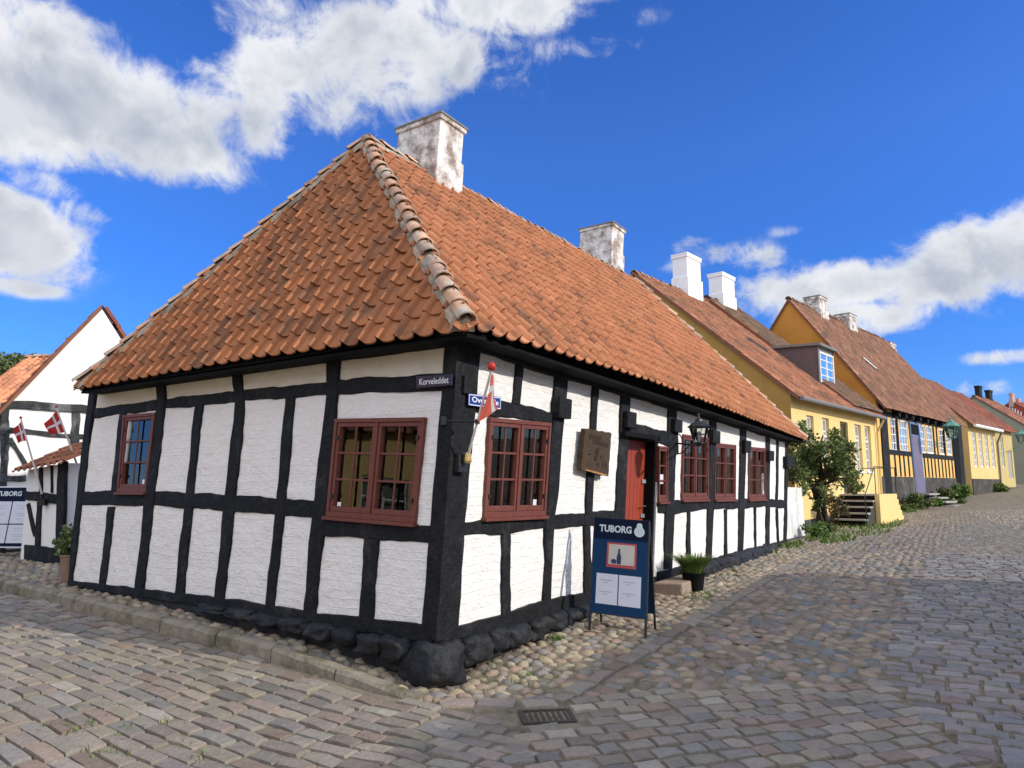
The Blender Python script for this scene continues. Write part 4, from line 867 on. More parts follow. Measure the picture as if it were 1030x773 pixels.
for (p, q, w_, h0, h1) in ((C1, C0, 'L', 2.43, 2.43), (C1, C2, 'R', 2.45, 2.26)):
    o_ = np.array([.0, .30]) if w_ == 'L' else np.array([.30, 0.]); p2, q2 = p + o_, q + o_; s_ = o_ * .08; p1, q1 = p + s_, q + s_
    mb.box8([e3(p1, h0 - .035), e3(q1, h1 - .035), e3(q2, h1 - .02), e3(p2, h0 - .02), e3(p1, h0 - .005), e3(q1, h1 - .005), e3(q2, h1 + .01), e3(p2, h0 + .01)])
mb.obj('eaves_board', M['black'], roof)
up = np.array([0, 0, 1.])
def unit(v): return v / np.linalg.norm(v)
def hipline(p, q, hp_, hq, hw, name, seed, capbase=(.46, .27, .17), rad=.076, ln=.26, sA=None, sB=None):
    P0, P1 = e3(p, hp_), e3(q, hq); d = unit(P1 - P0); side = unit(np.cross(d, up)); u2 = np.cross(side, d)
    if u2[2] < 0: u2 = -u2
    mortar_strip(P0, P1, sA if sA is not None else unit(side - u2 * .55), sB if sB is not None else unit(-side - u2 * .55), hw, u2, .035, 'mortar_bed', roof, seed)
    V, Q, C = cap_row(P0 + u2 * .03, P1 + u2 * .03, u2, rad, ln, capbase, seed)
    Q4 = Q; o = fast_mesh('ridge_tiles', V, Q4, cols=C, mats=[M['ridge']], parent=roof, origin=ORI[roof.name], smooth=True)
hipline(C1, AP, hEL(-.3) + .02, 5.76, .11, 'hip', 1); hipline(C0, AP, 2.47 + .02, 5.76, .13, 'hip', 2)
hipline(C2, AP2, 2.32, 6.05, .12, 'hip', 3, rad=.10)
hipline(AP, AP2, 5.76, 5.99, .15, 'ridge', 4)
# chimneys
def slope_hit(u, v):      # where a photo pixel meets the sunny slope, in house coordinates a,b
    p0 = e3((-.3, 6.), hER(6.)); p1 = e3((3.07, 6.), hRG(6.)); p2 = e3((-.3, 3.), hER(3.)); n = np.cross(p1 - p0, p2 - p0); p = hit(u, v, p0, n) - HC0
    return np.linalg.solve(np.stack([uL, uR, sv], 1), p)
def chimney(xc, yt, xr, yrt, xl, low, name, m, mc, step=.0, hside=1.):
    """xc: photo x of the near edge; yt: its top; low: pixel where the near edge meets the tiles"""
    q = slope_hit(*low); a0, b0 = q[0], q[1]; Wn = np.cross(uR, sv); 
    z = hit(xc, yt, e3((a0, b0), 0), np.array([0, 1., 0.])); ztop = z[2]; base = e3((a0, b0), q[2]); h_top = q[2] + (ztop - base[2])
    r = hit(xr, yrt, e3((a0, b0), 0), WR.n) - HC0; bb = np.linalg.solve(np.stack([uL, uR, sv], 1), r)[1]
    l = hit(xl, yt + 6, e3((a0, b0), 0), WL.n) - HC0; aa = np.linalg.solve(np.stack([uL, uR, sv], 1), l)[0]
    aw, bw = min(max(aa - a0, .5), 1.0), min(max(bb - b0, .4), 1.1); hb = q[2] - .5
    mb = MB(); r_ = random.Random(int(xc)); hs = hb + (h_top - hb) * .60
    def ring(h, g): return [e3((a0 - g, b0 - g), h), e3((a0 + aw + g, b0 - g), h), e3((a0 + aw + g, b0 + bw + g), h), e3((a0 - g, b0 + bw + g), h)]
    lv = [(hb, .035), (hs, .03), (hs + .03, .0), (h_top - .10, .0), (h_top - .09, .03), (h_top - .03, .035)]
    rings = [ring(h, g) for h, g in lv]
    for i in range(len(rings) - 1): mb.add(rings[i] + rings[i + 1], [(j, (j + 1) % 4, 4 + (j + 1) % 4, 4 + j) for j in range(4)])
    mb.add(rings[-1], [(0, 1, 2, 3)]); ch = mb.obj('chimney', m, roof, bevel=.012)
    mb = MB(); mb.box8(ring(h_top - .032, .05) + ring(h_top, .05)); mb.obj('chimney_cap', mc, ch, bevel=.006)
chimney(437, 113, 467, 129, 402, (438.5, 177), 'chimney', M['chim'], M['chimcap'])
chimney(613.5, 223, 628, 233, 584, (614, 272), 'chimney', M['chim'], M['chimcap'])
tag_house = house
# ================================================================== THINGS ON THE MAIN HOUSE
def plate_sign(w, pxq, name, label, words, tq, m, mw, th=.012, n=.04, bold=.0):
    q = [w.px(*p, n) for p in pxq]; c = w.P(*(sum(q) / 4), n)
    mb = MB(); bar(mb, w, q, n, n + th); o = mb.obj(name, m, None, origin=c, bevel=.002); tag(o, label, 'street sign')
    mb = MB(); W = np.linalg.norm(q[1] - q[0]); H_ = np.linalg.norm(q[3] - q[0]); frame_ring(mb, w, sub_q(q, .012, .988, .05, .95), .008 / W, .008 / H_, n + th, n + th + .0015); mb.obj('border', mw, o) if bold > .015 else None
    t = sub_q(q, *tq); xd = w.P(*t[2]) - w.P(*t[3]); yd = w.P(*t[0]) - w.P(*t[3])
    text_mesh(words, w.P(*t[3], n + th), xd / np.linalg.norm(xd), yd / np.linalg.norm(yd), np.linalg.norm(yd), np.linalg.norm(xd), 'lettering', mw, o, w.n, .0012, bold)
    return o
plate_sign(WL, [(419.5, 379), (455.5, 376.6), (455.2, 388), (419.3, 390.8)], 'street_sign', 'dark blue street sign reading Korveleddet on the shaded side of the corner post', 'Korveleddet', (.10, .92, .24, .78), M['signnavy'], M['enamelw'], n=.055, bold=.012)
plate_sign(WR, [(470.2, 396), (503, 399.5), (502.6, 412.5), (470, 408)], 'street_sign', 'bright blue street sign reading Overgade, half hidden behind the corner flag', 'Overgade', (.10, .92, .2, .82), M['signblue'], M['enamelw'], n=.05, bold=.02)

# carved wooden board between two posts
q = [WR.px(*p, .05) for p in [(584.5, 431.5), (611.5, 436.5), (608.3, 478.5), (580.5, 472.3)]]
c = WR.P(*(sum(q) / 4), .05); k = 12; mb = MB(); pts = []
for i in range(k + 1): pts.append(bilin(q, i / k, -.01 + .02 * math.sin(i * 2.1)))
for i in range(1, 7): pts.append(bilin(q, 1 - .015 * (i % 2), i / 7))
for i in range(k, -1, -1): pts.append(bilin(q, i / k, 1 + .03 * math.sin(i * 1.1) + (.05 if i in (k - 2, k - 3) else 0)))
for i in range(6, 0, -1): pts.append(bilin(q, .015 * (i % 2), i / 7))
bar(mb, WR, pts, .045, .10); board = mb.obj('carved_board', M['wood'], None, origin=c, bevel=.006); tag(board, 'thick carved wooden pub board hanging on a white panel left of the red door', 'wooden sign')
mb = MB(); bar(mb, WR, [bilin(q, .12, .965), bilin(q, .93, .985), bilin(q, .90, 1.03), bilin(q, .14, 1.0)], .097, .105); mb.obj('cut_edge', M['woodend'], board)
dk = mat('burnt_carving', (.018, .012, .008), rough=.8, var=.2)
for words, tq in (('Mellem', (.16, .62, .10, .26)), ('Jyderne', (.30, .90, .24, .36))):
    t = sub_q(q, *tq); xd = WR.P(*t[2]) - WR.P(*t[3]); yd = WR.P(*t[0]) - WR.P(*t[3])
    mb = MB(); rr_ = random.Random(len(words)); nn = len(words) + 3
    for i in range(nn):      # worn, unreadable carved strokes of the inscription
        u = (i + .5) / nn; a = rr_.uniform(-.03, .03); bar(mb, WR, [bilin(t, u - .025 + a, .05), bilin(t, u + .03 + a, .0), bilin(t, u + .02 - a, rr_.uniform(.7, 1)), bilin(t, u - .03 - a, .95)], .100, .1015)
        if i % 2: bar(mb, WR, [bilin(t, u - .05, .40), bilin(t, u + .06, .34), bilin(t, u + .06, .50), bilin(t, u - .05, .56)], .100, .1013)
    mb.obj('carved_line', dk, board)
fig = MB()
for (u, v, w_, h_) in ((.50, .50, .15, .20), (.46, .66, .12, .16), (.55, .80, .10, .10), (.74, .74, .05, .22), (.84, .76, .05, .20), (.22, .60, .09, .06), (.66, .62, .05, .10)):
    pts = [bilin(q, u + w_ / 2 * math.cos(a) * (1 + .3 * math.sin(3 * a + u * 9)), v + h_ / 2 * math.sin(a)) for a in np.linspace(0, 2 * math.pi, 12, endpoint=False)]; bar(fig, WR, pts, .100, .1018)
fig.obj('carving', dk, board)

# hanging wall lantern left of the second window
def lantern_geo(root, hh, r, metal, glass, k=6):
    """lantern body with its origin at the bottom centre: glass tapers down, hipped cap and finial"""
    mb = MB(); mb.lathe((0, 0, 0), [(r * .50, 0), (r * .56, hh * .03), (r * .56, hh * .06)], k)
    for i in range(k):
        a = 2 * math.pi * (i + .5) / k; mb.tube([(r * .54 * math.cos(a), r * .54 * math.sin(a), hh * .04), (r * .98 * math.cos(a), r * .98 * math.sin(a), hh * .55)], hh * .014, 5)
    for z, rr in ((.55, .98), (.32, .78)):
        ring = [(r * rr * math.cos(2 * math.pi * (i + .5) / k), r * rr * math.sin(2 * math.pi * (i + .5) / k), hh * z) for i in range(k)]
        mb.tube(ring + [ring[0]], hh * .012, 4)
    mb.obj('frame', metal, root, origin=(0, 0, 0))
    mb = MB(); mb.lathe((0, 0, 0), [(r * 1.16, hh * .55), (r * 1.2, hh * .58), (r * .72, hh * .70), (r * .38, hh * .76), (r * .34, hh * .82), (r * .12, hh * .86), (r * .10, hh * .92), (r * .14, hh * .95), (r * .03, hh * 1.02)], k); mb.obj('cap', metal, root, origin=(0, 0, 0))
    mb = MB(); ring0 = [(r * .51 * math.cos(2 * math.pi * (i + .5) / k), r * .51 * math.sin(2 * math.pi * (i + .5) / k), hh * .05) for i in range(k)]; ring1 = [(r * .95 * math.cos(2 * math.pi * (i + .5) / k), r * .95 * math.sin(2 * math.pi * (i + .5) / k), hh * .545) for i in range(k)]
    mb.add(ring0 + ring1, [(i, (i + 1) % k, k + (i + 1) % k, k + i) for i in range(k)]); mb.obj('glass', glass, root, origin=(0, 0, 0))
    mb = MB(); mb.lathe((0, 0, hh * .07), [(r * .1, 0), (r * .12, hh * .14), (r * .2, hh * .2), (r * .2, hh * .3), (r * .06, hh * .36)], 8); mb.obj('bulb', M['enamelw'], root, origin=(0, 0, 0))
def wall_lantern(w, base_px, lamp_px, n_lamp, hh, r, metal, glass, label, arm_h, group=None):
    a = w.px(*base_px); l = w.px(*lamp_px, n_lamp); base = w.P(*a, .02); lp = w.P(*l, n_lamp)
    t = thing('wall_lantern', lp, label, 'lantern', group); ORI[t.name] = np.zeros(3); lantern_geo(t, hh, r, metal, glass)
    mb = MB(); b = base - lp; end = np.array([0, 0, -.02])
    mb.tube([b, b * .5 + end * .5 + np.array([0, 0, .0]), end], .014, 6); mb.cbox(b, .05, .05, .30)
    mb.tube([b + (0, 0, -.16), b * .7 + (0, 0, -.13), b * .42 + (0, 0, -.02)], .010, 5); mb.tube([b + (0, 0, .16), b * .82 + (0, 0, .12), b * .66 + (0, 0, .02)], .008, 5)
    mb.tube([end, end + (0, 0, .04)], [.03, .05], 6); mb.obj('bracket', metal, t, origin=(0, 0, 0)); return t
wall_lantern(WR, (679, 446), (703.5, 447), .62, .40, .13, M['iron'], M['lampglass'], 'black six-sided iron lantern on a long bracket in front of the second red window', -.02)

# corner flag on its pole
def flag(name, root, hoist, fly, ndir, mred, mwhite, amp, nu=22, nv=14, cross=(.30, .42, .40, .58), folds=2.2, seed=0):
    """cloth between a hoist edge and a fly edge; the cross is woven as its own mesh faces"""
    h0, h1, f0, f1 = map(np.array, (*hoist, *fly)); mb = MB(); V = []
    for i in range(nu + 1):
        u = i / nu
        for j in range(nv + 1):
            v = j / nv; p = (h0 * (1 - u) + f0 * u) * (1 - v) + (h1 * (1 - u) + f1 * u) * v
            V.append(p + ndir * amp * u ** .6 * (math.sin(u * folds * 6.28 + v * 2.2 + seed) + .3 * math.sin(v * 7 + u * 5)))
    fr, fw = [], []
    for i in range(nu):
        for j in range(nv):
            u, v = (i + .5) / nu, (j + .5) / nv; f = (i * (nv + 1) + j, (i + 1) * (nv + 1) + j, (i + 1) * (nv + 1) + j + 1, i * (nv + 1) + j + 1)
            (fw if (cross[0] < u < cross[1] or cross[2] < v < cross[3]) else fr).append(f)
    mb.add(V, fr, 0); b = len(mb.f); mb.f += fw; mb.m += [1] * len(fw)
    return mb.obj(name, [mred, mwhite], root, smooth=True)
def cloth(name, c):
    m, nt, b = new_mat(name); N = nt.nodes.new; L = nt.links.new; b.inputs['Base Color'].default_value = (*c, 1); b.inputs['Roughness'].default_value = .9
    out = nt.nodes['Material Output']; tl = N('ShaderNodeBsdfTranslucent'); tl.inputs[0].default_value = (*c, 1); ms = N('ShaderNodeMixShader'); ms.inputs[0].default_value = .4
    L(b.outputs[0], ms.inputs[1]); L(tl.outputs[0], ms.inputs[2]); L(ms.outputs[0], out.inputs[0]); return m
M['flagr'] = cloth('red_bunting', (.50, .035, .03)); M['flagr2'] = cloth('sunlit_red_bunting', (.75, .15, .11)); M['flagw'] = cloth('white_bunting', (.78, .76, .74))  # corner flag's red lightened: sun through the cloth put into its colour
def wp(u, v, n): return WR.P(*WR.px(u, v, n), n)
pb, pt = wp(470.5, 460, .12), wp(494.5, 372, .50)
fl = thing('flagpole_with_flag', pb, 'drooping sunlit red flag with white cross on a slanted pole at the house corner', 'flag')
mb = MB(); mb.tube([pb, pt], .011, 8); mb.obj('pole', M['polew'], fl)
mb = MB(); mb.lathe(pt - (0, 0, .01), [(.01, 0), (.03, .012), (.036, .035), (.028, .06), (.008, .07)], 10); mb.obj('finial', M['ballred'], fl, smooth=True)
on = lambda t: pb + (pt - pb) * t
flag('cloth', fl, (wp(494.3, 376, .49), wp(496.4, 377, .49)), (wp(483.3, 425, .33), wp(499.5, 412, .38)), WR.n, M['flagr2'], M['flagw'], .018, nu=30, nv=20, cross=(.27, .42, .72, .88), folds=.8)
mb = MB(); g0 = WL.P(*WL.px(449, 424), .03); g1 = on(.42); mb.tube([g0, g1], .011, 6); mb.tube([g1 - (0, 0, .02), g1 + (0, 0, .02)], .02, 8); mb.cbox(g0, .05, .05, .07); mb.obj('bracket_arm', M['iron'], fl)
mb = MB(); mb.lathe(pb - (0, 0, .05), [(.03, 0), (.034, .02), (.03, .07), (.02, .09)], 10); mb.obj('socket', M['brass'], fl); mb = MB(); mb.cbox(pb - WR.n * .07 - (0, 0, .05), .06, .12, .16, math.atan2(WR.n[1], WR.n[0])); mb.obj('socket_block', M['iron'], fl, bevel=.005)

# ---------------------------------------------------------------- boards on legs
class Panel(Wall): pass
def a_board(FL, FR, lean, height, label, leg, build):
    """folding board: FL, FR feet of the front legs, leaning back; build(wall, W, H, root) dresses the face"""
    FL, FR = np.array(FL), np.array(FR); u = unit(FR - FL); u[2] *= 1; back = np.cross(u, up); back /= np.linalg.norm(back)
    if np.dot(back, FL - O) < 0: back = -back
    svv = unit(up * math.cos(lean) + back * math.sin(lean)); w = Wall(FL, u, svv); W = float(np.linalg.norm(FR - FL)); H_ = height
    root = thing('pavement_board', FL * .5 + FR * .5, label, 'menu board')
    for s in (0, W):
        mb = MB(); mb.box(w.P(s - .012, 0, -.02), u * .024, svv * leg, w.n * .024); mb.obj('leg', M['iron'], root)
        mb = MB(); top = w.P(s, H_ - .03, -.03); ft = w.P(s, 0, 0) + back * (2 * math.tan(lean) * H_ - .10); ft[2] = float(surf(ft[0], ft[1])) + .01
        mb.tube([top, ft], .013, 6); mb.obj('rear_leg', M['iron'], root)
    mb = MB(); bar(mb, w, [(-.012, leg), (W + .012, leg), (W + .012, H_), (-.012, H_)], -.03, 0); o = mb.obj('frame', M['iron'], root, bevel=.004)
    # rear face board
    tb = w.P(0, H_ - .03, -.045); fb = w.P(0, 0, 0) + back * (2 * math.tan(lean) * H_ - .10); fb[2] = w.p0[2]; sb = unit(tb - fb); w2 = Wall(fb, u, sb, out=back)
    mb = MB(); bar(mb, w2, [(0, leg), (W, leg), (W, H_ - .05), (0, H_ - .05)], 0, .02); mb.obj('rear_panel', M['navy'], root)
    build(w, W, H_, leg, root); return root
def emblem(mb_, w, cs, ch, r, n):
    ring = []
    for a in np.linspace(0, 2 * math.pi, 28, endpoint=False): ring.append((cs + r * math.cos(a), ch + r * .95 * math.sin(a)))
    bar(mb_, w, ring, n, n + .002); ring = [(cs + r * .55 * math.cos(a), ch + r * 1.15 + r * .5 * math.sin(a)) for a in np.linspace(0, 2 * math.pi, 16, endpoint=False)]; bar(mb_, w, ring, n, n + .0024)
    bar(mb_, w, [(cs - r * .75, ch + r * .5), (cs + r * .75, ch + r * .5), (cs + r * .5, ch + r), (cs - r * .5, ch + r)], n, n + .0018)
def brand_row(w, W, H_, hd, root, x0=.10, x1=.70, cx=.84, r=.055):
    xd, yd = w.u, w.sv; th = hd * .34
    text_mesh('TUBORG', w.P(W * x0, H_ - hd * .5 - th * .5, .004), xd, yd, th, W * (x1 - x0), 'lettering', M['logow'], root, w.n, .0025, .035)
    mb = MB(); emblem(mb, w, W * cx, H_ - hd * .56, r, .004); mb.obj('emblem', M['logow'], root)
    mb = MB()
    for i in range(3):
        for j in range(2): bar(mb, w, [(W * cx - r * .5 + i * r * .4, H_ - hd * .56 - r * .4 + j * r * .5), (W * cx - r * .5 + i * r * .4 + r * .16, H_ - hd * .56 - r * .4 + j * r * .5), (W * cx - r * .5 + i * r * .4 + r * .16, H_ - hd * .56 - r * .2 + j * r * .5), (W * cx - r * .5 + i * r * .4, H_ - hd * .56 - r * .2 + j * r * .5)], .0045, .0067)
    mb.obj('emblem_marks', M['cyan'], root)
def sheet(w, x0, x1, h0, h1, root, lines):
    mb = MB(); bar(mb, w, [(x0, h0), (x1, h0), (x1, h1), (x0, h1)], .004, .006); p = mb.obj('paper_sheet', M['paper'], root)
    mb = MB(); 
    for hv, a, b in lines: bar(mb, w, [(x0 + (x1 - x0) * a, h0 + (h1 - h0) * hv), (x0 + (x1 - x0) * b, h0 + (h1 - h0) * hv), (x0 + (x1 - x0) * b, h0 + (h1 - h0) * hv + .004), (x0 + (x1 - x0) * a, h0 + (h1 - h0) * hv + .004)], .0062, .0068)
    mb.obj('text_lines', M['ink'], p)
def near_face(w, W, H_, leg, root):
    hd = .22; mb = MB(); bar(mb, w, [(0, leg + .01), (W, leg + .01), (W, H_ - hd), (0, H_ - hd)], 0, .003); mb.obj('panel', M['navy'], root)
    mb = MB(); bar(mb, w, [(0, H_ - hd + .001), (W, H_ - hd + .001), (W, H_ - .004), (0, H_ - .004)], 0, .0036); mb.obj('header', M['navyd'], root); brand_row(w, W, H_, hd, root)
    a, b = .26 * W, .80 * W; c, d = H_ - .50, H_ - .25
    mb = MB(); bar(mb, w, [(a, c), (b, c), (b, d), (a, d)], .003, .005); ps = mb.obj('poster', M['posterr'], root)
    mb = MB(); bar(mb, w, [(a + .02, c + .03), (b - .02, c + .03), (b - .02, d - .018), (a + .02, d - .018)], .005, .0065); mb.obj('poster_picture', M['posterc'], ps)
    mb = MB(); cxx = a + (b - a) * .42
    bar(mb, w, [(cxx - .022, c + .035), (cxx + .022, c + .035), (cxx + .024, c + .11), (cxx + .010, c + .15), (cxx + .010, c + .19), (cxx - .010, c + .19), (cxx - .010, c + .15), (cxx - .024, c + .11)], .0066, .008)
    bar(mb, w, [(cxx - .08, c + .04), (cxx - .03, c + .035), (cxx - .026, c + .075), (cxx - .05, c + .085), (cxx - .085, c + .075)], .0066, .0076); mb.obj('printed_bottle', M['bottle'], ps)
    L4 = [(.78, .18, .72), (.70, .34, .52), (.40, .16, .74), (.32, .34, .52)]
    sheet(w, .09 * W, .485 * W, leg + .10, leg + .40, root, L4); sheet(w, .505 * W, .90 * W, leg + .10, leg + .40, root, L4)
FL = ground_px(592.5, 634, .01); FR = ground_px(649, 642, .01)
a_board(FL, FR, R(12), 1.14, 'tall navy pavement board with TUBORG header, poster and two papers beside the red door', .17, near_face)
def far_face(w, W, H_, leg, root):
    mb = MB(); frame_ring(mb, w, [np.array([0, H_ - .0]), np.array([W, H_]), np.array([W, leg]), np.array([0, leg])], .03 / W, .02, 0, .006); mb.obj('trim', M['paper'], root)
    hd = .26; mb = MB(); bar(mb, w, [(.03, leg + .02), (W - .03, leg + .02), (W - .03, H_ - .02), (.03, H_ - .02)], 0, .003); mb.obj('panel', M['navyd'], root); brand_row(w, W, H_, hd, root, .14, .66, .80, .05)
    for x0, x1 in ((.06, W / 2 - .01), (W / 2 + .01, W - .06)):
        for h0, h1 in ((leg + .08, leg + .40), (leg + .42, H_ - hd - .01)): sheet(w, x0, x1, h0, h1, root, [(.8, .2, .8), (.68, .3, .7), (.45, .2, .8), (.36, .3, .7), (.2, .3, .6)])
FR2 = ground_px(27, 559.5, .01); FL2 = FR2 + unit(hor(-45, FR2[1]) - hor(27, FR2[1])) * .86; FL2[2] = FR2[2]
a_board(FL2, FR2, R(9), 1.22, 'navy menu board with four white papers beside the left gable, cut by the picture edge', .14, far_face)

# ---------------------------------------------------------------- doorstep, planters, drain
a, b = WR.px(655, 592), WR.px(684, 590); s0, s1 = a[0] - .1, a[0] + 1.05
p = WR.P(s0, 0, .0); z0 = float(G(p[0] + .2, p[1] - .1)) - .03; mb = MB()
pts = [WR.P(s0, 0, .06), WR.P(s1, 0, .06), WR.P(s1 - .03, 0, .40), WR.P(s0 + .05, 0, .44)]; pts = [np.array([q_[0], q_[1], z0]) for q_ in pts]; mb.prism(pts, (0, 0, .17)); st = mb.obj('doorstep', M['doorst'], house, bevel=.02)
def leaves_mesh(name, C, size, n_per, spread, m, parent=None, origin=(0, 0, 0), seed=0, shape='leaf', bright=None, droop=.3):
    """leaf-sized faces scattered through clumps C (x,y,z,r)"""
    r = np.random.default_rng(seed); C = np.asarray(C, float); n = len(C) * n_per; ci = np.repeat(np.arange(len(C)), n_per); d = r.normal(size=(n, 3)); d /= np.linalg.norm(d, axis=1)[:, None]
    P = C[ci, :3] + d * (C[ci, 3] * r.random(n) ** .45)[:, None] * spread; a = r.normal(size=(n, 3)); a[:, 2] -= droop; a /= np.linalg.norm(a, axis=1)[:, None]; nn = d + .7 * r.normal(size=(n, 3)) + np.array([0, 0, .4]); b = np.cross(nn, a); b /= np.linalg.norm(b, axis=1)[:, None] + 1e-9
    s = size * r.uniform(.6, 1.3, n)[:, None]; c = np.cross(a, b)
    V = np.stack([P, P + a * s * .5 + b * s * .32 + c * s * .08, P + a * s, P + a * s * .5 - b * s * .32 + c * s * .08], 1).reshape(-1, 3); Q = np.arange(n * 4).reshape(n, 4)
    k = np.clip(r.normal(.42, .28, n) + (bright[ci] if bright is not None else 0), 0, 1); cols = np.repeat(np.stack([k, k, k], 1), 4, axis=0)
    return fast_mesh(name, V, Q, cols=cols, mats=[m], parent=parent, origin=origin if parent is None else ORI[parent.name], smooth=False)
def grass_tuft(name, c, rad, hgt, n, m, parent, seed, lean=.6):
    r = np.random.default_rng(seed); c = np.array(c, float); V = []; Q = []
    for i in range(n):
        a = r.random() * 6.28; rr = rad * r.random() ** .5 * .7; b = c + [rr * math.cos(a), rr * math.sin(a), 0]; az = a + r.normal() * .6; h = hgt * r.uniform(.5, 1.1); ln = lean * h * r.uniform(.3, 1.2); w = .006 * r.uniform(.8, 1.6)
        d = np.array([math.cos(az), math.sin(az), 0]); s = np.array([-d[1], d[0], 0]) * w; k = len(V)
        V += [b - s, b + s, b + d * ln * .3 + [0, 0, h * .6] - s, b + d * ln * .3 + [0, 0, h * .6] + s, b + d * ln + [0, 0, h * .92] - s * .3, b + d * ln + [0, 0, h * .92] + s * .3]; Q += [(k, k + 1, k + 3, k + 2), (k + 2, k + 3, k + 5, k + 4)]
    V = np.array(V); kk = np.repeat(r.random(n), 6)[:, None] * np.ones(3); return fast_mesh(name, V, np.array(Q), cols=kk, mats=[m], parent=parent, origin=ORI[parent.name], smooth=False)
def planter(px, rad, h, label, mpot, mleaf, tuft=(.3, 400), square=False):
    c = ground_px(*px); c[2] -= .0; t = thing('planter', c, label, 'potted plant'); mb = MB(); mb.lathe(c, [(rad * .72, 0), (rad * .78, .01), (rad * .98, h * .93), (rad * 1.06, h * .94), (rad * 1.06, h), (rad * .92, h), (rad * .88, h * .9), (.02, h * .9)], 20); mb.obj('pot', mpot, t, smooth=False)
    grass_tuft('plant', c + [0, 0, h * .88], rad, tuft[0], tuft[1], mleaf, t, 4, lean=1.); return t
planter((698, 594), .16, .24, 'black pot of bushy green grass beside the doorstep', M['black'], M['leaf_r'], (.27, 1000))
t = planter((70.5, 586), .14, .36, 'tan clay pot with dark leafy plant at the far end of the shaded wall', M['terra'], M['leaf'], (.2, 60))
cc = ORI[t.name]; leaves_mesh('foliage', [(cc[0], cc[1], cc[2] + .50, .16), (cc[0] - .05, cc[1], cc[2] + .62, .13), (cc[0] - .1, cc[1], cc[2] + .46, .12)], .07, 110, 1, M['leaf'], t, seed=5)
z = float(surf(*DR)) - .005; gr = thing('drain_grate', (DR[0], DR[1], z), 'rusty cast iron drain grate set in the setts by the corner', 'drain'); mb = MB(); rzz = .12
ca, sa = math.cos(rzz), math.sin(rzz); X_ = np.array([ca, sa, 0.]); Y_ = np.array([-sa, ca, 0.]); cz = np.array([DR[0], DR[1], z])
for o_, x_, y_ in ((-X_ * .19 - Y_ * .15, X_ * .38, Y_ * .03), (-X_ * .19 + Y_ * .12, X_ * .38, Y_ * .03), (-X_ * .19 - Y_ * .12, X_ * .03, Y_ * .24), (X_ * .16 - Y_ * .12, X_ * .03, Y_ * .24)): mb.box(cz + o_ - up * .03, x_, y_, up * .03)
mb.obj('rim', M['ironw'], gr)
for i in range(8): mb = MB(); mb.box(cz - X_ * .162 + X_ * (i * .0415) - Y_ * .12 - up * .035, X_ * .020, Y_ * .24, up * .03); mb.obj('bar', M['ironw'], gr)
mb = MB(); mb.box(cz - X_ * .16 - Y_ * .12 - up * .09, X_ * .32, Y_ * .24, up * .004); mb.obj('pit', M['black'], gr)
# curtains behind the shaded windows
for w_, q_, label, us, m_ in ((WL, wins[0][2], 'pale blind behind the small window of the shaded wall', [(0.02, .98)], M['blind']), (WL, wins[1][2], 'pale green curtain behind the left casement of the large shaded window', [(.04, .40)], M['curtain']), (WL, wins[1][2], 'pale curtain drawn aside behind the right casement of the large shaded window', [(.56, .72)], M['curtain'])):
    for u0, u1 in us:
        V = []; n_ = 40
        for i in range(n_ + 1):
            for v in (0.02, 1.02): V.append(w_.P(*bilin(q_, u0 + (u1 - u0) * i / n_, v), -.13 - .018 * math.sin(i * 1.3)))
        mb = MB(); mb.add(V, [(2 * i, 2 * i + 1, 2 * i + 3, 2 * i + 2) for i in range(n_)]); o = mb.obj('curtain' if m_ is not M['blind'] else 'roller_blind', m_, None, origin=V[n_], smooth=True); tag(o, label, 'curtain')
# small white stickers and a lamp on the sill
def on_pane(w_, q_, u0, u1, v0, v1, name, m_, label, cat, n=-.014):
    mb = MB(); bar(mb, w_, sub_q(q_, u0, u1, v0, v1), n, n + .002); o = mb.obj(name, m_, None, origin=w_.P(*bilin(q_, u0, v0), n)); tag(o, label, cat)
on_pane(WL, wins[0][2], .74, .84, .84, .90, 'sticker', M['enamelw'], 'small white sticker on the lowest right pane of the small shaded window', 'sticker')
on_pane(WL, wins[1][2], .085, .13, .85, .92, 'sticker', M['enamelw'], 'small white notice in the lowest left pane of the large shaded window', 'sticker')
on_pane(WR, wins[3][2], .28, .78, .51, .68, 'notice', M['enamelw'], 'square white notice in the narrow window right of the door', 'notice')
on_pane(WR, wins[2][2], .82, .88, .83, .91, 'notice', M['paper'], 'small pale notice in the lowest right pane of the first sunny window', 'notice')
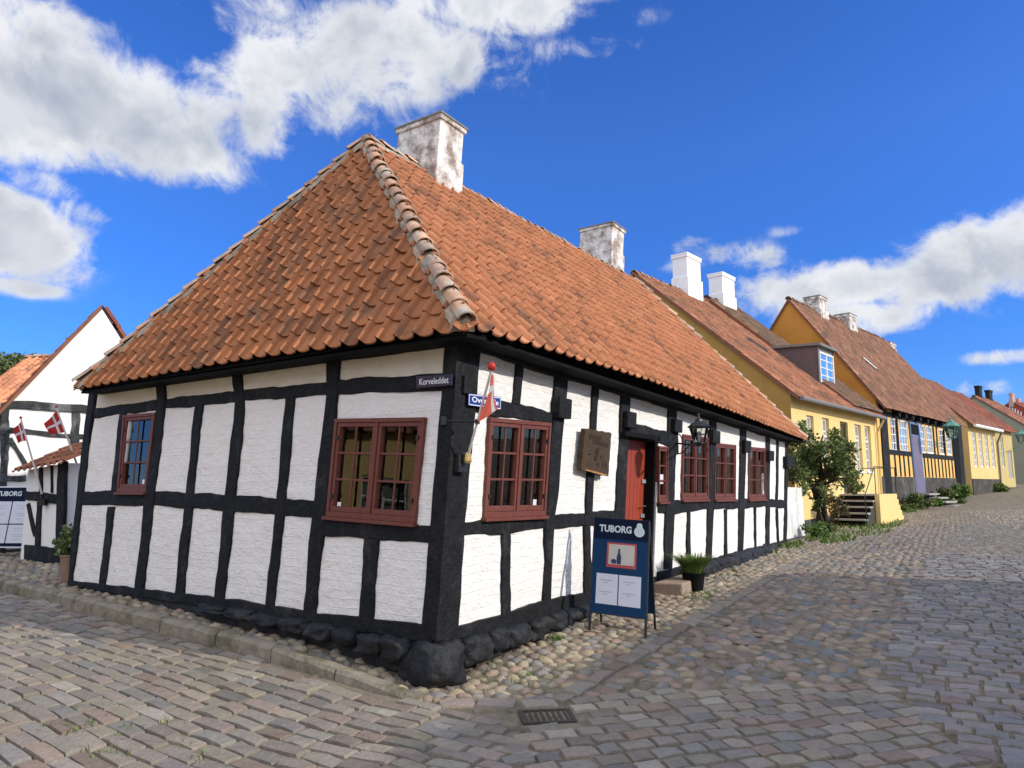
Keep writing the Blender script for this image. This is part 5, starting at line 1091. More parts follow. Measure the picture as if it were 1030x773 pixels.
# ================================================================== OTHER BUILDINGS
def dirs_house(p0, g, r, W, L, zb, ze, zr, root, wallm, gablem, roofm_base, over=.3, gover=.06, tw=.24, ex=.30, gwin=None, holesF=(), fdepth=.14, tile_seed=5, tmat=None, facade=True, ridge_caps=True, verge=True, vth=.10, plain_back=True):
    """gabled house: p0 near street corner, g across the gable, r along the ridge; facade on the p0 side"""
    p0 = np.array([p0[0], p0[1], 0.]); g = np.array(g, float); r = np.array(r, float); P = lambda a, b, z: p0 + g * a + r * b + up * z; tmat = tmat or M['tile_old']
    fw = Wall(P(0, 0, zb), r, up, out=-g)
    wall_sheet(fw, (0, L), (0, ze - zb), list(holesF), 'wall', root, [wallm], res=.6, amp=.0, depth=fdepth)
    mb = MB(); th = .3
    for b in (0.002, L - .002): mb.add([P(0, b, zb), P(W, b, zb), P(W, b, ze), P(W / 2, b, zr - .04), P(0, b, ze)], [(0, 1, 2, 3, 4)])
    mb.add([P(W, 0, zb), P(W, L, zb), P(W, L, ze), P(W, 0, ze)], [(0, 1, 2, 3)]); mb.obj('gable_wall', gablem, root)
    slope = (zr - ze) / (W / 2); eo = over; e0 = lambda s: P(-eo, s, ze - eo * slope + .02); rg = lambda s: P(W / 2, s, zr + .02); n1 = unit(np.cross(r, rg(0) - e0(0))); n1 = n1 if n1[2] > 0 else -n1
    e1 = lambda s: P(W + eo, s, ze - eo * slope + .02); n2 = unit(np.cross(r, rg(0) - e1(0))); n2 = n2 if n2[2] > 0 else -n2
    pa = roof_tiles(e0, rg, -gover, L + gover, tw, ex, .024, n1, seed=tile_seed, lowpoly=True, base=roofm_base, wave=.012); pb_ = roof_tiles(e1, rg, -gover, L + gover, tw * 1.5, ex * 1.5, .024, n2, seed=tile_seed + 1, lowpoly=True, base=roofm_base)
    V, Q, C = merge([pa, pb_]); rf = fast_mesh('roof', V, Q, cols=C, mats=[tmat], parent=root, origin=ORI[root.name], smooth=False)
    mb = MB(); d = -.035
    for e in (e0, e1): mb.add([e(-gover + .03) + up * d, e(L + gover - .03) + up * d, rg(L + gover - .03) + up * d, rg(-gover + .03) + up * d], [(0, 1, 2, 3)]); 
    mb.obj('roof_boards', M['plinth'], rf)
    if ridge_caps:
        V, Q, C = cap_row(rg(-gover), rg(L + gover), up, .12, .36, np.array(roofm_base) * .9, tile_seed + 2); fast_mesh('ridge_tiles', V, Q, cols=C, mats=[M['ridge']], parent=rf, origin=ORI[rf.name])
    if verge:
        for b, sg in ((-gover, -1), (L + gover, 1)):
            mb = MB()
            for e in ((e0, e1) if ridge_caps else (e0,)): mb.box8([e(b) - up * vth, e(b) - up * vth + r * sg * .02, rg(b) - up * vth + r * sg * .02, rg(b) - up * vth, e(b) + up * .035, e(b) + up * .035 + r * sg * .02, rg(b) + up * .035 + r * sg * .02, rg(b) + up * .035])
            mb.obj('verge_tiles', mat('verge_clay', (.20, .085, .05), rough=.9, var=.3, scale=3), rf)
    return dict(P=P, fw=fw, roof=rf, e0=e0, rg=rg, n1=n1, slope=slope, ze=ze, zr=zr, W=W, L=L)
def gable_from_px(p0, g, peak_px, eave_px):
    """half width and heights from the photo: the gable plane through p0 along g"""
    n = np.cross(g, up); pk = hit(*peak_px, np.array([p0[0], p0[1], 0.]), n); ev = hit(*eave_px, np.array([p0[0], p0[1], 0.]), n); d = pk - np.array([p0[0], p0[1], 0.]); return 2 * float(np.dot(d, g)), float(pk[2]), float(ev[2])
def simple_window(w, rect, root, rec, m, cols, rows, fw=.05, n_glass=None, bars=.02, transom=None, sill=None, div=True, proud=False):
    s0, s1, h0, h1 = rect; q = [np.array([s0, h1]), np.array([s1, h1]), np.array([s1, h0]), np.array([s0, h0])]; W, H_ = s1 - s0, h1 - h0; n0 = .0 if proud else -rec; mb = MB()
    frame_ring(mb, w, q, fw / W, fw / H_, n0 - .03, n0 + .03)
    for k in range(1, cols): bar(mb, w, sub_q(q, k / cols - bars / W, k / cols + bars / W, .02, .98), n0 - .02, n0 + .015)
    for k in range(1, rows): bar(mb, w, sub_q(q, .02, .98, k / rows - bars / H_, k / rows + bars / H_), n0 - .02, n0 + .012)
    if transom: bar(mb, w, sub_q(q, 0, 1, transom - .035 / H_, transom + .035 / H_), n0 - .02, n0 + .028)
    if div: bar(mb, w, sub_q(q, .5 - .03 / W, .5 + .03 / W, .01, .99), n0 - .02, n0 + .022)
    o = mb.obj('window', m, root); mb = MB(); bar(mb, w, q, n0 - .012, n0 - .006); mb.obj('pane', M['glass'], o)
    mb = MB(); bar(mb, w, q, n0 - .20, n0 - .19); mb.obj('net_curtain', M['blind'], o)
    if sill: mb = MB(); bar(mb, w, [(s0 - .05, h0 - .07), (s1 + .05, h0 - .07), (s1 + .05, h0), (s0 - .05, h0)], n0, .05); mb.obj('sill', sill, o)
    return o
def box_chimney(P, a, b, aw, bw, zb, zt, root, m, mc, shoulder=.5, capo=.04, grow=.05):
    mb = MB(); R4 = lambda z, g: [P(a - aw / 2 - g, b - bw / 2 - g, z), P(a + aw / 2 + g, b - bw / 2 - g, z), P(a + aw / 2 + g, b + bw / 2 + g, z), P(a - aw / 2 - g, b + bw / 2 + g, z)]
    zs = zb + (zt - zb) * shoulder; lv = [(zb, grow), (zs, grow), (zs + .03, 0), (zt - .18, 0), (zt - .16, capo), (zt - .05, capo)]; rr = [R4(*q) for q in lv]
    for x, y in zip(rr, rr[1:]): mb.add(x + y, [(j, (j + 1) % 4, 4 + (j + 1) % 4, 4 + j) for j in range(4)])
    mb.add(rr[-1], [(0, 1, 2, 3)]); ch = mb.obj('chimney', m, root, bevel=.01); mb = MB(); mb.box8(R4(zt - .052, capo + .01) + R4(zt, capo + .01)); mb.obj('chimney_cap', mc, ch); return ch
def chimney_px(h, xl, xc, xr, yt, m, mc, zdrop=.6, sh=.5, a_off=0.):
    """chimney on the ridge, sized from photo columns xl..xc (gable side) and xc..xr (street side)"""
    P = h['P']; n = np.cross(h['r_'], up); base = P(h['W'] / 2 + a_off, 0, 0); p = hit((xl + xr) / 2, yt + 6, base, n); b = float(np.dot(p - base, h['r_'])); zt = hit((xl + xr) / 2, yt, base, n)[2]; dist = p[1]
    wpx = dist / F * 1.0; gv = abs(h['g_'][0] - p[0] / p[1] * h['g_'][1]); rv = abs(h['r_'][0] - p[0] / p[1] * h['r_'][1]); aw = (xc - xl) * wpx / max(gv, .2); bw = (xr - xc) * wpx / max(rv, .2)
    return box_chimney(P, h['W'] / 2 + a_off, b, min(aw, 1.1), min(bw, 1.2), h['zr'] - zdrop, zt, h['roof'], m, mc, sh)
def rect_px(w, x0, x1, y0, y1):
    """rectangle on a wall from a photo box whose sides lean with the wall"""
    ym = (y0 + y1) / 2; a = w.px(x0, ym); b = w.px(x1, ym); xm = (x0 + x1) / 2; t = w.px(xm, y0); d = w.px(xm, y1); return (min(a[0], b[0]), max(a[0], b[0]), d[1], t[1])

# ---- pale yellow house with ochre gable
AY = 41.; ry, gy = azd(AY), azd(AY - 90); p0 = hor(799.5, 22.); Wy, zry, zey = gable_from_px(p0, gy, (638, 275), (800, 392.5))
def len_px(p0, r, u): 
    d = ray(u, 488); s = d[0] / d[1]; return float((s * p0[1] - p0[0]) / (r[0] - s * r[1]))
Ly = len_px(p0, ry, 885.5); zb = .1
yh = thing('yellow_house', (*p0[:2], .35), 'pale yellow plastered house with ochre gable, dormer and two tall white chimneys', 'house')
fw = Wall(np.array([*p0[:2], zb]), ry, up, out=-gy)
wy = [rect_px(fw, *q) for q in [(812.5, 819.5, 418.5, 474.5), (828.3, 835, 421, 474), (860.8, 867, 427.5, 474), (871, 876.5, 429, 474.5)]]; dy_ = rect_px(fw, 847, 854.5, 425, 497)
H1 = dirs_house(p0, gy, ry, Wy, Ly, zb, zey, zry, yh, M['yellow'], M['ochre'], (.36, .155, .085), holesF=wy + [dy_], over=.28, tile_seed=41); H1['r_'] = ry; H1['g_'] = gy; fw = H1['fw']
for q in wy: simple_window(fw, q, yh, .12, M['whitep'], 2, 4, fw=.07, transom=.34, sill=M['whitep'])
s0, s1, h0, h1 = dy_; mb = MB(); bar(mb, fw, [(s0, h0), (s1, h0), (s1, h1), (s0, h1)], -.13, -.09)
dd = mb.obj('door', mat('dark_green_door', (.035, .035, .02), rough=.6, var=.2), yh); mb = MB(); frame_ring(mb, fw, [np.array([s0, h1]), np.array([s1, h1]), np.array([s1, h0]), np.array([s0, h0])], .12, .03, -.09, -.06); bar(mb, fw, [(s0, h1 - .6), (s1, h1 - .6), (s1, h1 - .52), (s0, h1 - .52)], -.09, -.07); mb.obj('door_frame', mat('brown_frame', (.10, .065, .03), rough=.6), dd)
mb = MB(); bar(mb, fw, [(-.01, -.3), (Ly, -.3), (Ly, .75), (-.01, .42)], .0, .03); mb.obj('plinth', M['plinth'], yh)
mb = MB(); g0, g1 = H1['P'](-.36, -.05, zey - .26), H1['P'](-.36, Ly + .02, zey - .26); mb.tube([g0, g1], .07, 8); mb.obj('gutter', M['zinc'], yh)
mb = MB(); mb.tube([g1 - ry * .25, fw.P(Ly - .22, zey - .8 - zb, .08), fw.P(Ly - .22, .3, .08)], .045, 6); mb.obj('downpipe', M['yellow'], yh)
chimney_px(H1, 676, 691, 705, 259, M['chimw'], M['chimw'], sh=.55); chimney_px(H1, 712, 726, 739.5, 278, M['chimw'], M['chimw'], sh=.55)
# dormer: clad cheeks, white window; and a roof light
def on_slope(h, u, v, off=0.):
    a = h['e0'](0) + h['n1'] * off; return hit(u, v, a, h['n1'])
def dormer(h):
    P = h['P']; g, r = h['g_'], h['r_']; lowL = on_slope(h, 824.5, 387.5) ; base = P(0, 0, 0); q = lowL - base; a = float(np.dot(q, g)); b0 = float(np.dot(q, r))
    w = Wall(P(a, 0, 0), r, up, out=-g); t = w.px(823.5, 346); rr = w.px(840.5, 391.5); b1 = max(rr[0], b0 + .9); zt = t[1]; zl = lowL[2]
    depth = (zt - zl) / h['slope'] * 1.0
    mb = MB()
    for b in (b0, b1): mb.prism([P(a, b, zl), P(a, b, zt - .08), P(a + depth, b, zt - .02), P(a + depth, b, zl + depth * h['slope'] - .1)], r * (.06 if b == b0 else -.06))
    mb.obj('dormer_cheek', M['lead'], h['roof']); mb = MB(); mb.box8([P(a - .14, b0 - .10, zt - .09), P(a - .14, b1 + .10, zt - .09), P(a + depth + .3, b1 + .10, zt + .0), P(a + depth + .3, b0 - .10, zt + .0), P(a - .14, b0 - .10, zt), P(a - .14, b1 + .10, zt), P(a + depth + .3, b1 + .10, zt + .10), P(a + depth + .3, b0 - .10, zt + .10)]); mb.obj('dormer_roof', M['zinc'], h['roof'])
    mb = MB(); bar(mb, w, [(b0, zl - .05), (b1, zl - .05), (b1, zt - .08), (b0, zt - .08)], -.08, -.03); fr = mb.obj('dormer_front', M['zinc'], h['roof'])
    simple_window(w, (b0 + .12, b1 - .12, zl + .12, zt - .28), fr if False else h['roof'], -.0, M['whitep'], 2, 4, fw=.06, transom=None, proud=True, bars=.014)
dormer(H1)
def rooflight(h, x0, y0, x1, y1, name='roof_window', dark=True):
    """slim roof window between two photo points on the slope"""
    a, b = on_slope(h, x0, y0, .03), on_slope(h, x1, y1, .03); d = unit(b - a); s = unit(np.cross(d, h['n1'])) * .22; mb = MB(); mb.box(a - s / 2, b - a, s, h['n1'] * .09); o = mb.obj(name, M['zinc'], h['roof'])
    mb = MB(); mb.box(a - s * .3 + d * .06 + h['n1'] * .09, (b - a) * .9, s * .6, h['n1'] * .006); mb.obj('roof_window_pane', M['black'] if dark else M['whitep'], o)
rooflight(H1, 750, 341, 771.5, 355.5)
# brown-roofed rear part standing behind the dormer
pb0 = H1['P'](-.1, len_px(p0, ry, 846), 0); 
bw_ = thing('brown_roofed_house', (*H1['P'](.5, Ly - 3.2, 0)[:2], .5), 'narrow house with dull brown tile roof squeezed between the dormer house and orange gable', 'house')
q = H1['P'](.30, 0, 0); Wb, zrb, zeb = gable_from_px(H1['P'](.3, Ly - 3.3, 0), gy, (752.5, 317), (840, 385)); Wb = min(max(Wb, 4.), 10.)
H1b = dirs_house(H1['P'](.5, Ly - 3.3, 0), gy, ry, Wy - 1., 3.28, zb, zey + .16 + .5 * H1['slope'], zry + .20, bw_, M['ochre'], M['ochre'], (.20, .12, .075), over=.70, tile_seed=47); 
# ---- steps in front of the yellow door
def double_steps():
    w = fw; sc_ = (dy_[0] + dy_[1]) / 2; c0 = w.P(sc_ + .3, 0, 1.25); gz_ = float(surf(c0[0], c0[1])) - zb; top = dy_[2]; D = 1.25; n = 4; rise = max((top - gz_) / (n + 1), .12); half = .95; tr = .30
    t = thing('door_steps', w.P(sc_, gz_, .6), 'double dark open steps with pale yellow side wall and iron rail', 'steps')
    prof = [(sc_ - half, gz_ - .2), (sc_ - half, top), (sc_ + half + .25, top)]
    x, h = sc_ + half + .25, top
    for k in range(n): h -= rise; prof += [(x, h), (x + tr * .6, h)]; x += tr * .6
    prof += [(x, gz_ - .2)]; mb = MB(); bar(mb, w, prof, D - .14, D); mb.obj('side_wall', M['yellow'], t)
    for k in range(n + 1):
        h = top - rise * k; s_ = sc_ - half - tr * k; mb = MB(); bar(mb, w, [(s_, h - .05), (s_ + tr + (1.8 if k == 0 else .02), h - .05), (s_ + tr + (1.8 if k == 0 else .02), h), (s_, h)], .03, D - .14 if k else D - .14); mb.obj('tread', M['greyst'], t); mb = MB(); bar(mb, w, [(s_ + .05, h - rise), (s_ + .09, h - rise), (s_ + .09, h - .05), (s_ + .05, h - .05)], .03, D - .15); mb.obj('gap_shade', M['black'], t)  # black plates added between the open treads stand for the shade there
        s2 = sc_ + half + .9 + tr * k; 
    mb = MB(); bar(mb, w, [(sc_ - half - tr * n, gz_ - .2)] + [p for k in range(n, -1, -1) for p in ((sc_ - half - tr * k + .06, top - rise * (k + 1)), (sc_ - half - tr * k + .06, top - rise * k - .06))] + [(sc_ + half, top - .06), (sc_ + half, gz_ - .2)], D - .30, D - .15); mb.obj('inner_wall', M['plinth'], t)
    mb = MB(); rp = [w.P(sc_ - half - tr * n, gz_, D - .1), w.P(sc_ - half - tr * n, gz_ + .95, D - .1), w.P(sc_ - half, top + .9, D - .1), w.P(sc_ + half + .6, top + .9, D - .1), w.P(sc_ + half + .6, top, D - .1)]; mb.tube(rp, .018, 6); mb.tube([w.P(sc_ - half, top, D - .1), w.P(sc_ - half, top + .9, D - .1)], .016, 6); mb.tube([w.P(sc_ + half + .6, top + .9, D - .1), w.P(sc_ + half + .6, top + .9, .05)], .016, 6); mb.obj('hand_rail', M['iron'], t)
double_steps()

# ---- white plank gate beside the main house
ga = ground_px(789.5, 544); gb_ = ground_px(809, 538.5)
gpl = Wall(ga, unit(np.array([gb_[0] - ga[0], gb_[1] - ga[1], 0])), up); wid = np.linalg.norm((gb_ - ga)[:2]); gt = thing('plank_gate', ga, 'white plank gate filling the gap beyond the main house corner', 'gate')
h_l, h_r = gpl.px(789.5, 490)[1], gpl.px(804, 491)[1]; n = 6
for i in range(n):
    s0, s1 = wid * i / n, wid * (i + 1) / n; hh = h_l + (h_r - h_l) * i / n; mb = MB(); lean = -.10 * (i + .5) / n; bar(mb, gpl, [(s0 + .004, .03), (s1 - .004, .03), (s1 - .004 + lean, hh), (s0 + .004 + lean, hh)], random.uniform(0, .008), .03); mb.obj('plank', M['gatew'], gt)
mb = MB(); bar(mb, gpl, [(.1, hh * .84), (.22, hh * .84), (.22, hh * .86), (.1, hh * .86)], .03, .05); mb.obj('latch', M['iron'], gt)
# low dark wall between gate and ivy tree
# ---- orange timber-framed house
A3 = 43.5; r3, g3 = azd(A3), azd(A3 - 90); p3 = hor(886.5, 29.6); W3, zr3, ze3 = gable_from_px(p3, g3, (793.5, 301.5), (886, 398.5)); L3 = len_px(p3, r3, 968)
oh = thing('orange_timbered_house', (*p3[:2], .55), 'apricot house with black timber frame, leaning blue-framed door and orange gable', 'house'); zb3 = .3
fw3 = Wall(np.array([*p3[:2], zb3]), r3, up, out=-g3)
w3s = [rect_px(fw3, *q) for q in [(896.3, 904, 421, 454), (905.2, 913.2, 423, 455), (924.3, 931, 427.5, 456), (932.3, 938.6, 429, 456.5), (945, 950.7, 432, 457.5), (952, 957.2, 433, 458)]]; d3 = rect_px(fw3, 918, 926.5, 426, 497)
H3 = dirs_house(p3, g3, r3, W3, L3, zb3, ze3, zr3, oh, M['orangep'], M['orange'], (.29, .145, .092), holesF=w3s + [d3], over=.35, tile_seed=61); H3['r_'] = r3; H3['g_'] = g3; fw3 = H3['fw']
for q in w3s: simple_window(fw3, q, oh, .05, M['whitep'], 3, 4, fw=.07, bars=.018, div=False)
tb = lambda s0, s1, h0, h1, nm='timber_post', dp=.03, t0=0.: (lambda mb: (bar(mb, fw3, [(s0, h0), (s1, h0), (s1 + t0, h1), (s0 + t0, h1)], -.02, dp), mb.obj(nm, M['timber'], oh)))(MB())
hs_ = fw3.px(930, 480)[1]; hr_ = fw3.px(930, 457)[1]; ht_ = w3s[2][3] + .06; top3 = ze3 - zb3
for x0, x1 in ((886.6, 893.2), (963.5, 967.5)): a, b = fw3.px(x0, 450)[0], fw3.px(x1, 450)[0]; tb(a, b, -.2, top3, dp=.05)
Sx = lambda x: fw3.px(x, 460)[0]
for x in (904.3, 940.5, 943.6, 951.2, 958.8, 961): tb(Sx(x) - .08, Sx(x) + .08, hr_, top3 - .1)
for x in (900, 904.8, 909, 913.5, 929.5, 933, 936.5, 940, 943.5, 947, 950.3, 953.6, 957): tb(Sx(x) - .07, Sx(x) + .06, hs_, hr_ - .1, t0=-.05)
for x in (901, 908, 915, 922.5, 930, 937.5, 945, 952, 958.5): tb(Sx(x) - .07, Sx(x) + .07, ht_, top3 - .1)
tb(Sx(893), Sx(916.5), hr_ - .16, hr_ + .04, 'timber_rail', .035); tb(Sx(928), Sx(962), hr_ - .16, hr_ + .04, 'timber_rail', .035); tb(Sx(893), Sx(964), ht_ - .02, ht_ + .18, 'timber_rail', .036); tb(Sx(887), L3, top3 - .35, top3 - .02, 'wall_plate', .06)
for x in (901, 908, 915, 922.5, 930, 937.5, 945, 952):
    s_ = Sx(x); mb = MB(); bar(mb, fw3, [(s_ - .12, ht_ + .02), (s_ + .12, ht_ + .02), (s_ + .12, ht_ + .26), (s_ - .12, ht_ + .26)], 0, .28); mb.obj('joist_end', M['timber'], oh)
mb = MB(); bar(mb, fw3, [(0, -.5), (L3, -.5), (L3, hs_ - .02), (0, hs_ - .02)], 0, .045); mb.obj('plinth', M['plinth'], oh)
s0, s1, h0, h1 = d3; ln = -.22; mb = MB(); Q4 = [(s0 - .1, h0), (s1 - .1, h0), (s1 + ln, h1), (s0 + ln, h1)]; bar(mb, fw3, [(s0 - .02, h0 - .1), (s1 + .12, h0 - .1), (s1 - .16, h1), (s0 - .30, h1)], -.04, .065); drf = mb.obj('door_frame', M['bluep'], oh)
mb = MB(); bar(mb, fw3, [(s0 + .10, h0 - .05), (s1 - .02, h0 - .05), (s1 - .28, h1 - .62), (s0 - .16, h1 - .62)], .06, .075); mb.obj('door', M['purple'], drf); mb = MB(); bar(mb, fw3, [(s0 - .16, h1 - .56), (s1 - .28, h1 - .56), (s1 - .30, h1 - .1), (s0 - .18, h1 - .1)], .06, .07); mb.obj('fanlight', M['black'], drf)
# dark gateway at the far end
a, b = Sx(959.3), Sx(964.5); mb = MB(); bar(mb, fw3, [(a, -.2), (b, -.2), (b, ht_ - .35), (a, ht_ - .25)], .0, .05); mb.obj('gateway', M['black'], oh)
chimney_px(H3, 809, 824.5, 832, 300, M['chim'], M['chimcap'], sh=.45); chimney_px(H3, 840, 854.5, 861.5, 317.5, M['chim'], M['chimcap'], sh=.45); chimney_px(H3, 886.5, 895, 901, 345.5, M['chim'], M['chimcap'], sh=.45)
rooflight(H3, 866, 360.5, 880.5, 372.5, dark=False)
mb = MB(); 
mb = MB(); gs = [fw3.P(Sx(922.5) + k * .16, -.05 - .0, .5 + k * 0) for k in range(1)]
st3 = thing('door_steps', fw3.P(Sx(926), -.05, .7), 'low weathered grey steps in greenery below the leaning blue-framed door', 'steps')
for k in range(4):
    base = fw3.P(Sx(924), 0, .1); gz3 = float(surf(*fw3.P(Sx(926), 0, 1.2)[:2])); mb = MB(); zz = gz3 + (3 - k) * .17; a_ = fw3.P(Sx(921), 0, .1 + k * .32); mb.box([a_[0], a_[1], zz], r3 * 1.9, -g3 * .34, up * .07); mb.obj('tread', M['greyst'], st3)

# ---- lemon yellow house, and houses beyond
A4 = 45.; r4, g4 = azd(A4), azd(A4 - 90); p4 = hor(978, 41.2); W4_, zr4, ze4 = gable_from_px(p4, g4, (905, 345), (974.5, 423)); W4_ = W3 * .9; ze4 = hit(975, 423.5, p4, g4)[2]; zr4 = ze4 + W4_ / 2 * .98; L4 = len_px(p4, r4, 1006)
lh4 = thing('lemon_house', (*p4[:2], .95), 'lemon yellow plastered house with four tall white windows close together', 'house'); zb4 = .7; fw4 = Wall(np.array([*p4[:2], zb4]), r4, up, out=-g4)
w4s = [rect_px(fw4, *q) for q in [(979, 982.6, 434.5, 470), (985.2, 988.6, 435.5, 470.3), (991.3, 994.5, 436.5, 470.6), (997.2, 1000.4, 437.5, 471)]]
H4 = dirs_house(p4, g4, r4, W4_, L4, zb4, ze4, zr4, lh4, M['yellow2'], M['yellow2'], (.30, .13, .09), holesF=w4s, over=.3, tile_seed=71, tw=.3, ex=.36); H4['r_'] = r4; H4['g_'] = g4
for q in w4s: simple_window(H4['fw'], q, lh4, .08, M['whitep'], 2, 5, fw=.09, bars=.03)
fw4 = H4['fw']; hp4 = fw4.px(990, 482)[1]; mb = MB(); bar(mb, fw4, [(0, -.4), (L4, -.4), (L4, hp4), (0, hp4)], 0, .05); mb.obj('plinth', M['plinth'], lh4)
mb = MB(); mb.tube([H4['P'](-.38, -.05, ze4 - .3), H4['P'](-.38, L4, ze4 - .3)], .09, 6); mb.obj('gutter', M['whitep'], lh4); mb = MB(); mb.tube([H4['P'](-.38, L4 - .1, ze4 - .3), fw4.P(L4 - .1, ze4 - zb4 - 1, .08), fw4.P(L4 - .1, .2, .08)], .06, 6); mb.obj('downpipe', M['zinc'], lh4)
r5, g5 = azd(46), azd(-44); p5 = H4['P'](.25, L4 + .02, 0); L5 = len_px(p5, r5, 1022)
h5 = thing('olive_yellow_house', (*p5[:2], 1.1), 'lower dull yellow house with pale narrow door beyond the lemon house', 'house'); zb5 = .9; fw5 = Wall(np.array([*p5[:2], zb5]), r5, up, out=-g5); d5 = rect_px(fw5, 1014, 1018.5, 454, 481); w5 = rect_px(fw5, 1007.2, 1009.8, 439, 470)
ze5 = hit(1008, 430, p5, g5)[2]; my = mat('dull_yellow_plaster', (.50, .40, .17), rough=.95, var=.12, scale=1.5, bump=.3)
H5 = dirs_house(p5, g5, r5, W4_ * .9, L5, zb5, ze5, ze5 + W4_ * .42, h5, my, my, (.30, .10, .065), holesF=[w5, d5], over=.3, tile_seed=75, tw=.32, ex=.4)
simple_window(H5['fw'], w5, h5, .08, M['whitep'], 1, 4, fw=.07, div=False); mb = MB(); bar(mb, H5['fw'], [(d5[0], d5[2]), (d5[1], d5[2]), (d5[1], d5[3]), (d5[0], d5[3])], -.1, -.04); mb.obj('door', M['greyst'], h5); mb = MB(); bar(mb, H5['fw'], [(0, -.4), (L5, -.4), (L5, .55), (0, .55)], 0, .04); mb.obj('plinth', M['plinth'], h5)
# olive gable house rising behind, with two black chimneys
r6, g6 = azd(47), azd(-43); p6 = hor(1046, 56.); p6e = hit(1046, 434, p6, np.cross(g6, up)); W6, zr6, ze6 = gable_from_px(p6, g6, (979.5, 399), (1044, 433))
h6 = thing('olive_gabled_house', (*p6[:2], 1.4), 'taller house with grey-olive gable and two black chimneys on its ridge', 'house'); H6 = dirs_house(p6, g6, r6, W6, 5.5, .9, ze6, zr6, h6, my, M['greyw'], (.36, .16, .10), over=.3, tile_seed=81, tw=.4, ex=.45); H6['r_'] = r6; H6['g_'] = g6
bc = mat('black_chimney', (.015, .014, .014), rough=.9, var=.3); chimney_px(H6, 980.5, 985.2, 988, 388.8, bc, bc, zdrop=.5, sh=.4); chimney_px(H6, 991, 995.4, 998.5, 393.2, bc, bc, zdrop=.5, sh=.4)
# red house far up the street
r7, g7 = azd(50), azd(-40); p7 = hor(1064, 74.); W7, zr7, ze7 = gable_from_px(p7, g7, (1017.5, 404), (1062, 424)); h7 = thing('red_house', (*p7[:2], 2.), 'small far red gabled house with white striped front and two pale chimneys', 'house')
H7 = dirs_house(p7, g7, r7, W7, 10, 1.2, ze7, zr7, h7, M['redb'], M['redb'], (.33, .10, .07), over=.25, tile_seed=85, tw=.5, ex=.5); H7['r_'] = r7; H7['g_'] = g7
w7 = Wall(H7['P'](0, -.01, 0), g7, up)
for x in (1013.5, 1016.2, 1019, 1021.8, 1024.6, 1027.5): q = rect_px(w7, x - .7, x + .5, 409 + abs(x - 1017.5) * .55, 419 + (x - 1013) * .3); mb = MB(); bar(mb, w7, [(q[0], q[2]), (q[1], q[2]), (q[1], q[3]), (q[0], q[3])], 0, .06); mb.obj('white_board', M['whitep'], h7)
pc = mat('pinkish_chimney', (.45, .30, .26), rough=.9, var=.2); chimney_px(H7, 1015, 1018.5, 1021, 396.2, pc, pc, zdrop=.6); chimney_px(H7, 1022.2, 1025, 1027.5, 401.5, pc, pc, zdrop=.6)

# lanterns on the far houses
wall_lantern(fw3, (941.5, 447), (957.5, 441), 1.25, .95, .30, M['verdigris'], M['lampglass'], 'green copper street lantern on a bracket before the orange timbered house', 0., 'green street lanterns')
w5l = H5['fw']; wall_lantern(w5l, (1020, 452), (1027.5, 446), 1.2, .95, .30, M['verdigris'], M['lampglass'], 'green copper street lantern cut off by the right picture edge', 0., 'green street lanterns')
mb = MB(); hc = lp(1017, 488, 50.); hc[2] = float(surf(hc[0], hc[1])); hy = thing('hydrant', hc, 'small red post standing by the pavement before the dull yellow house', 'bollard'); mb.lathe(hc, [(.2, 0), (.2, .06), (.13, .1), (.13, .62), (.18, .66), (.18, .74), (.1, .86), (.03, .9)], 12); mb.obj('post', M['hydr'], hy, smooth=True); mb = MB(); mb.tube([hc + (-.22, 0, .5), hc + (.22, 0, .5)], .06, 8); mb.obj('outlet', M['hydr'], hy)

# ================================================================== LEFT SIDE: white gable, porch, flags
gl, rl = azd(46), azd(-27); pl0 = hor(2.5, 13.8); n_ = np.cross(gl, up); pk = hit(103, 309, pl0, n_); hw = float(np.dot(pk - np.array([*pl0[:2], 0]), gl)); ev = hit(1, 405, pl0, n_)
Wl = 2 * hw; zel = pk[2] - (pk[2] - ev[2]); lg = thing('white_gable_house', (*pl0[:2], .36), 'bright white gabled house with weathered black timbers and red tile verge at left', 'house')
HL_ = dirs_house(pl0, gl, rl, Wl, 9, .1, zel, pk[2], lg, M['white'], M['white'], (.27, .085, .05), over=.32, gover=.05, tile_seed=91, tw=.24, ex=.3, ridge_caps=False, vth=.06)
gw = Wall(HL_['P'](0, -.012, .1), gl, up); 
def tbl(A_, B_, nm='timber_post', dp=.03): timber(gw, A_, B_, nm, lg, depth=dp, rough=.012, material=MT, step=.14)
MT = mat('weathered_black_timber', (.03, .033, .036), rough=.8, var=.6, scale=7, bump=.7, bscale=24, col2=(.13, .14, .145), c2amt=.45)
tbl([(1, 405.5), (12, 402.8), (45, 404.5), (90, 408.5)], [(1, 412), (12, 411), (45, 412.5), (90, 416.5)], 'timber_rail', .04)
tbl([(0, 412), (0, 560)], [(9.5, 411), (5.5, 560)]); tbl([(72.5, 414), (71, 456)], [(80.5, 415), (80, 456)]); tbl([(9, 430), (50, 435), (90, 438)], [(8.5, 436), (50, 439), (90, 442)], 'timber_rail'); tbl([(7, 442), (24, 470)], [(12, 440), (30, 470)]); tbl([(4, 478), (26, 478)], [(4, 484), (26, 484)], 'timber_rail')
mb = MB(); mb.add([gw.P(-.2, -.4, .006), gw.P(Wl, -.4, .006), gw.P(Wl, .32, .006), gw.P(-.2, .32, .006)], [(0, 1, 2, 3)]); mb.obj('plinth', M['plinth'], lg)
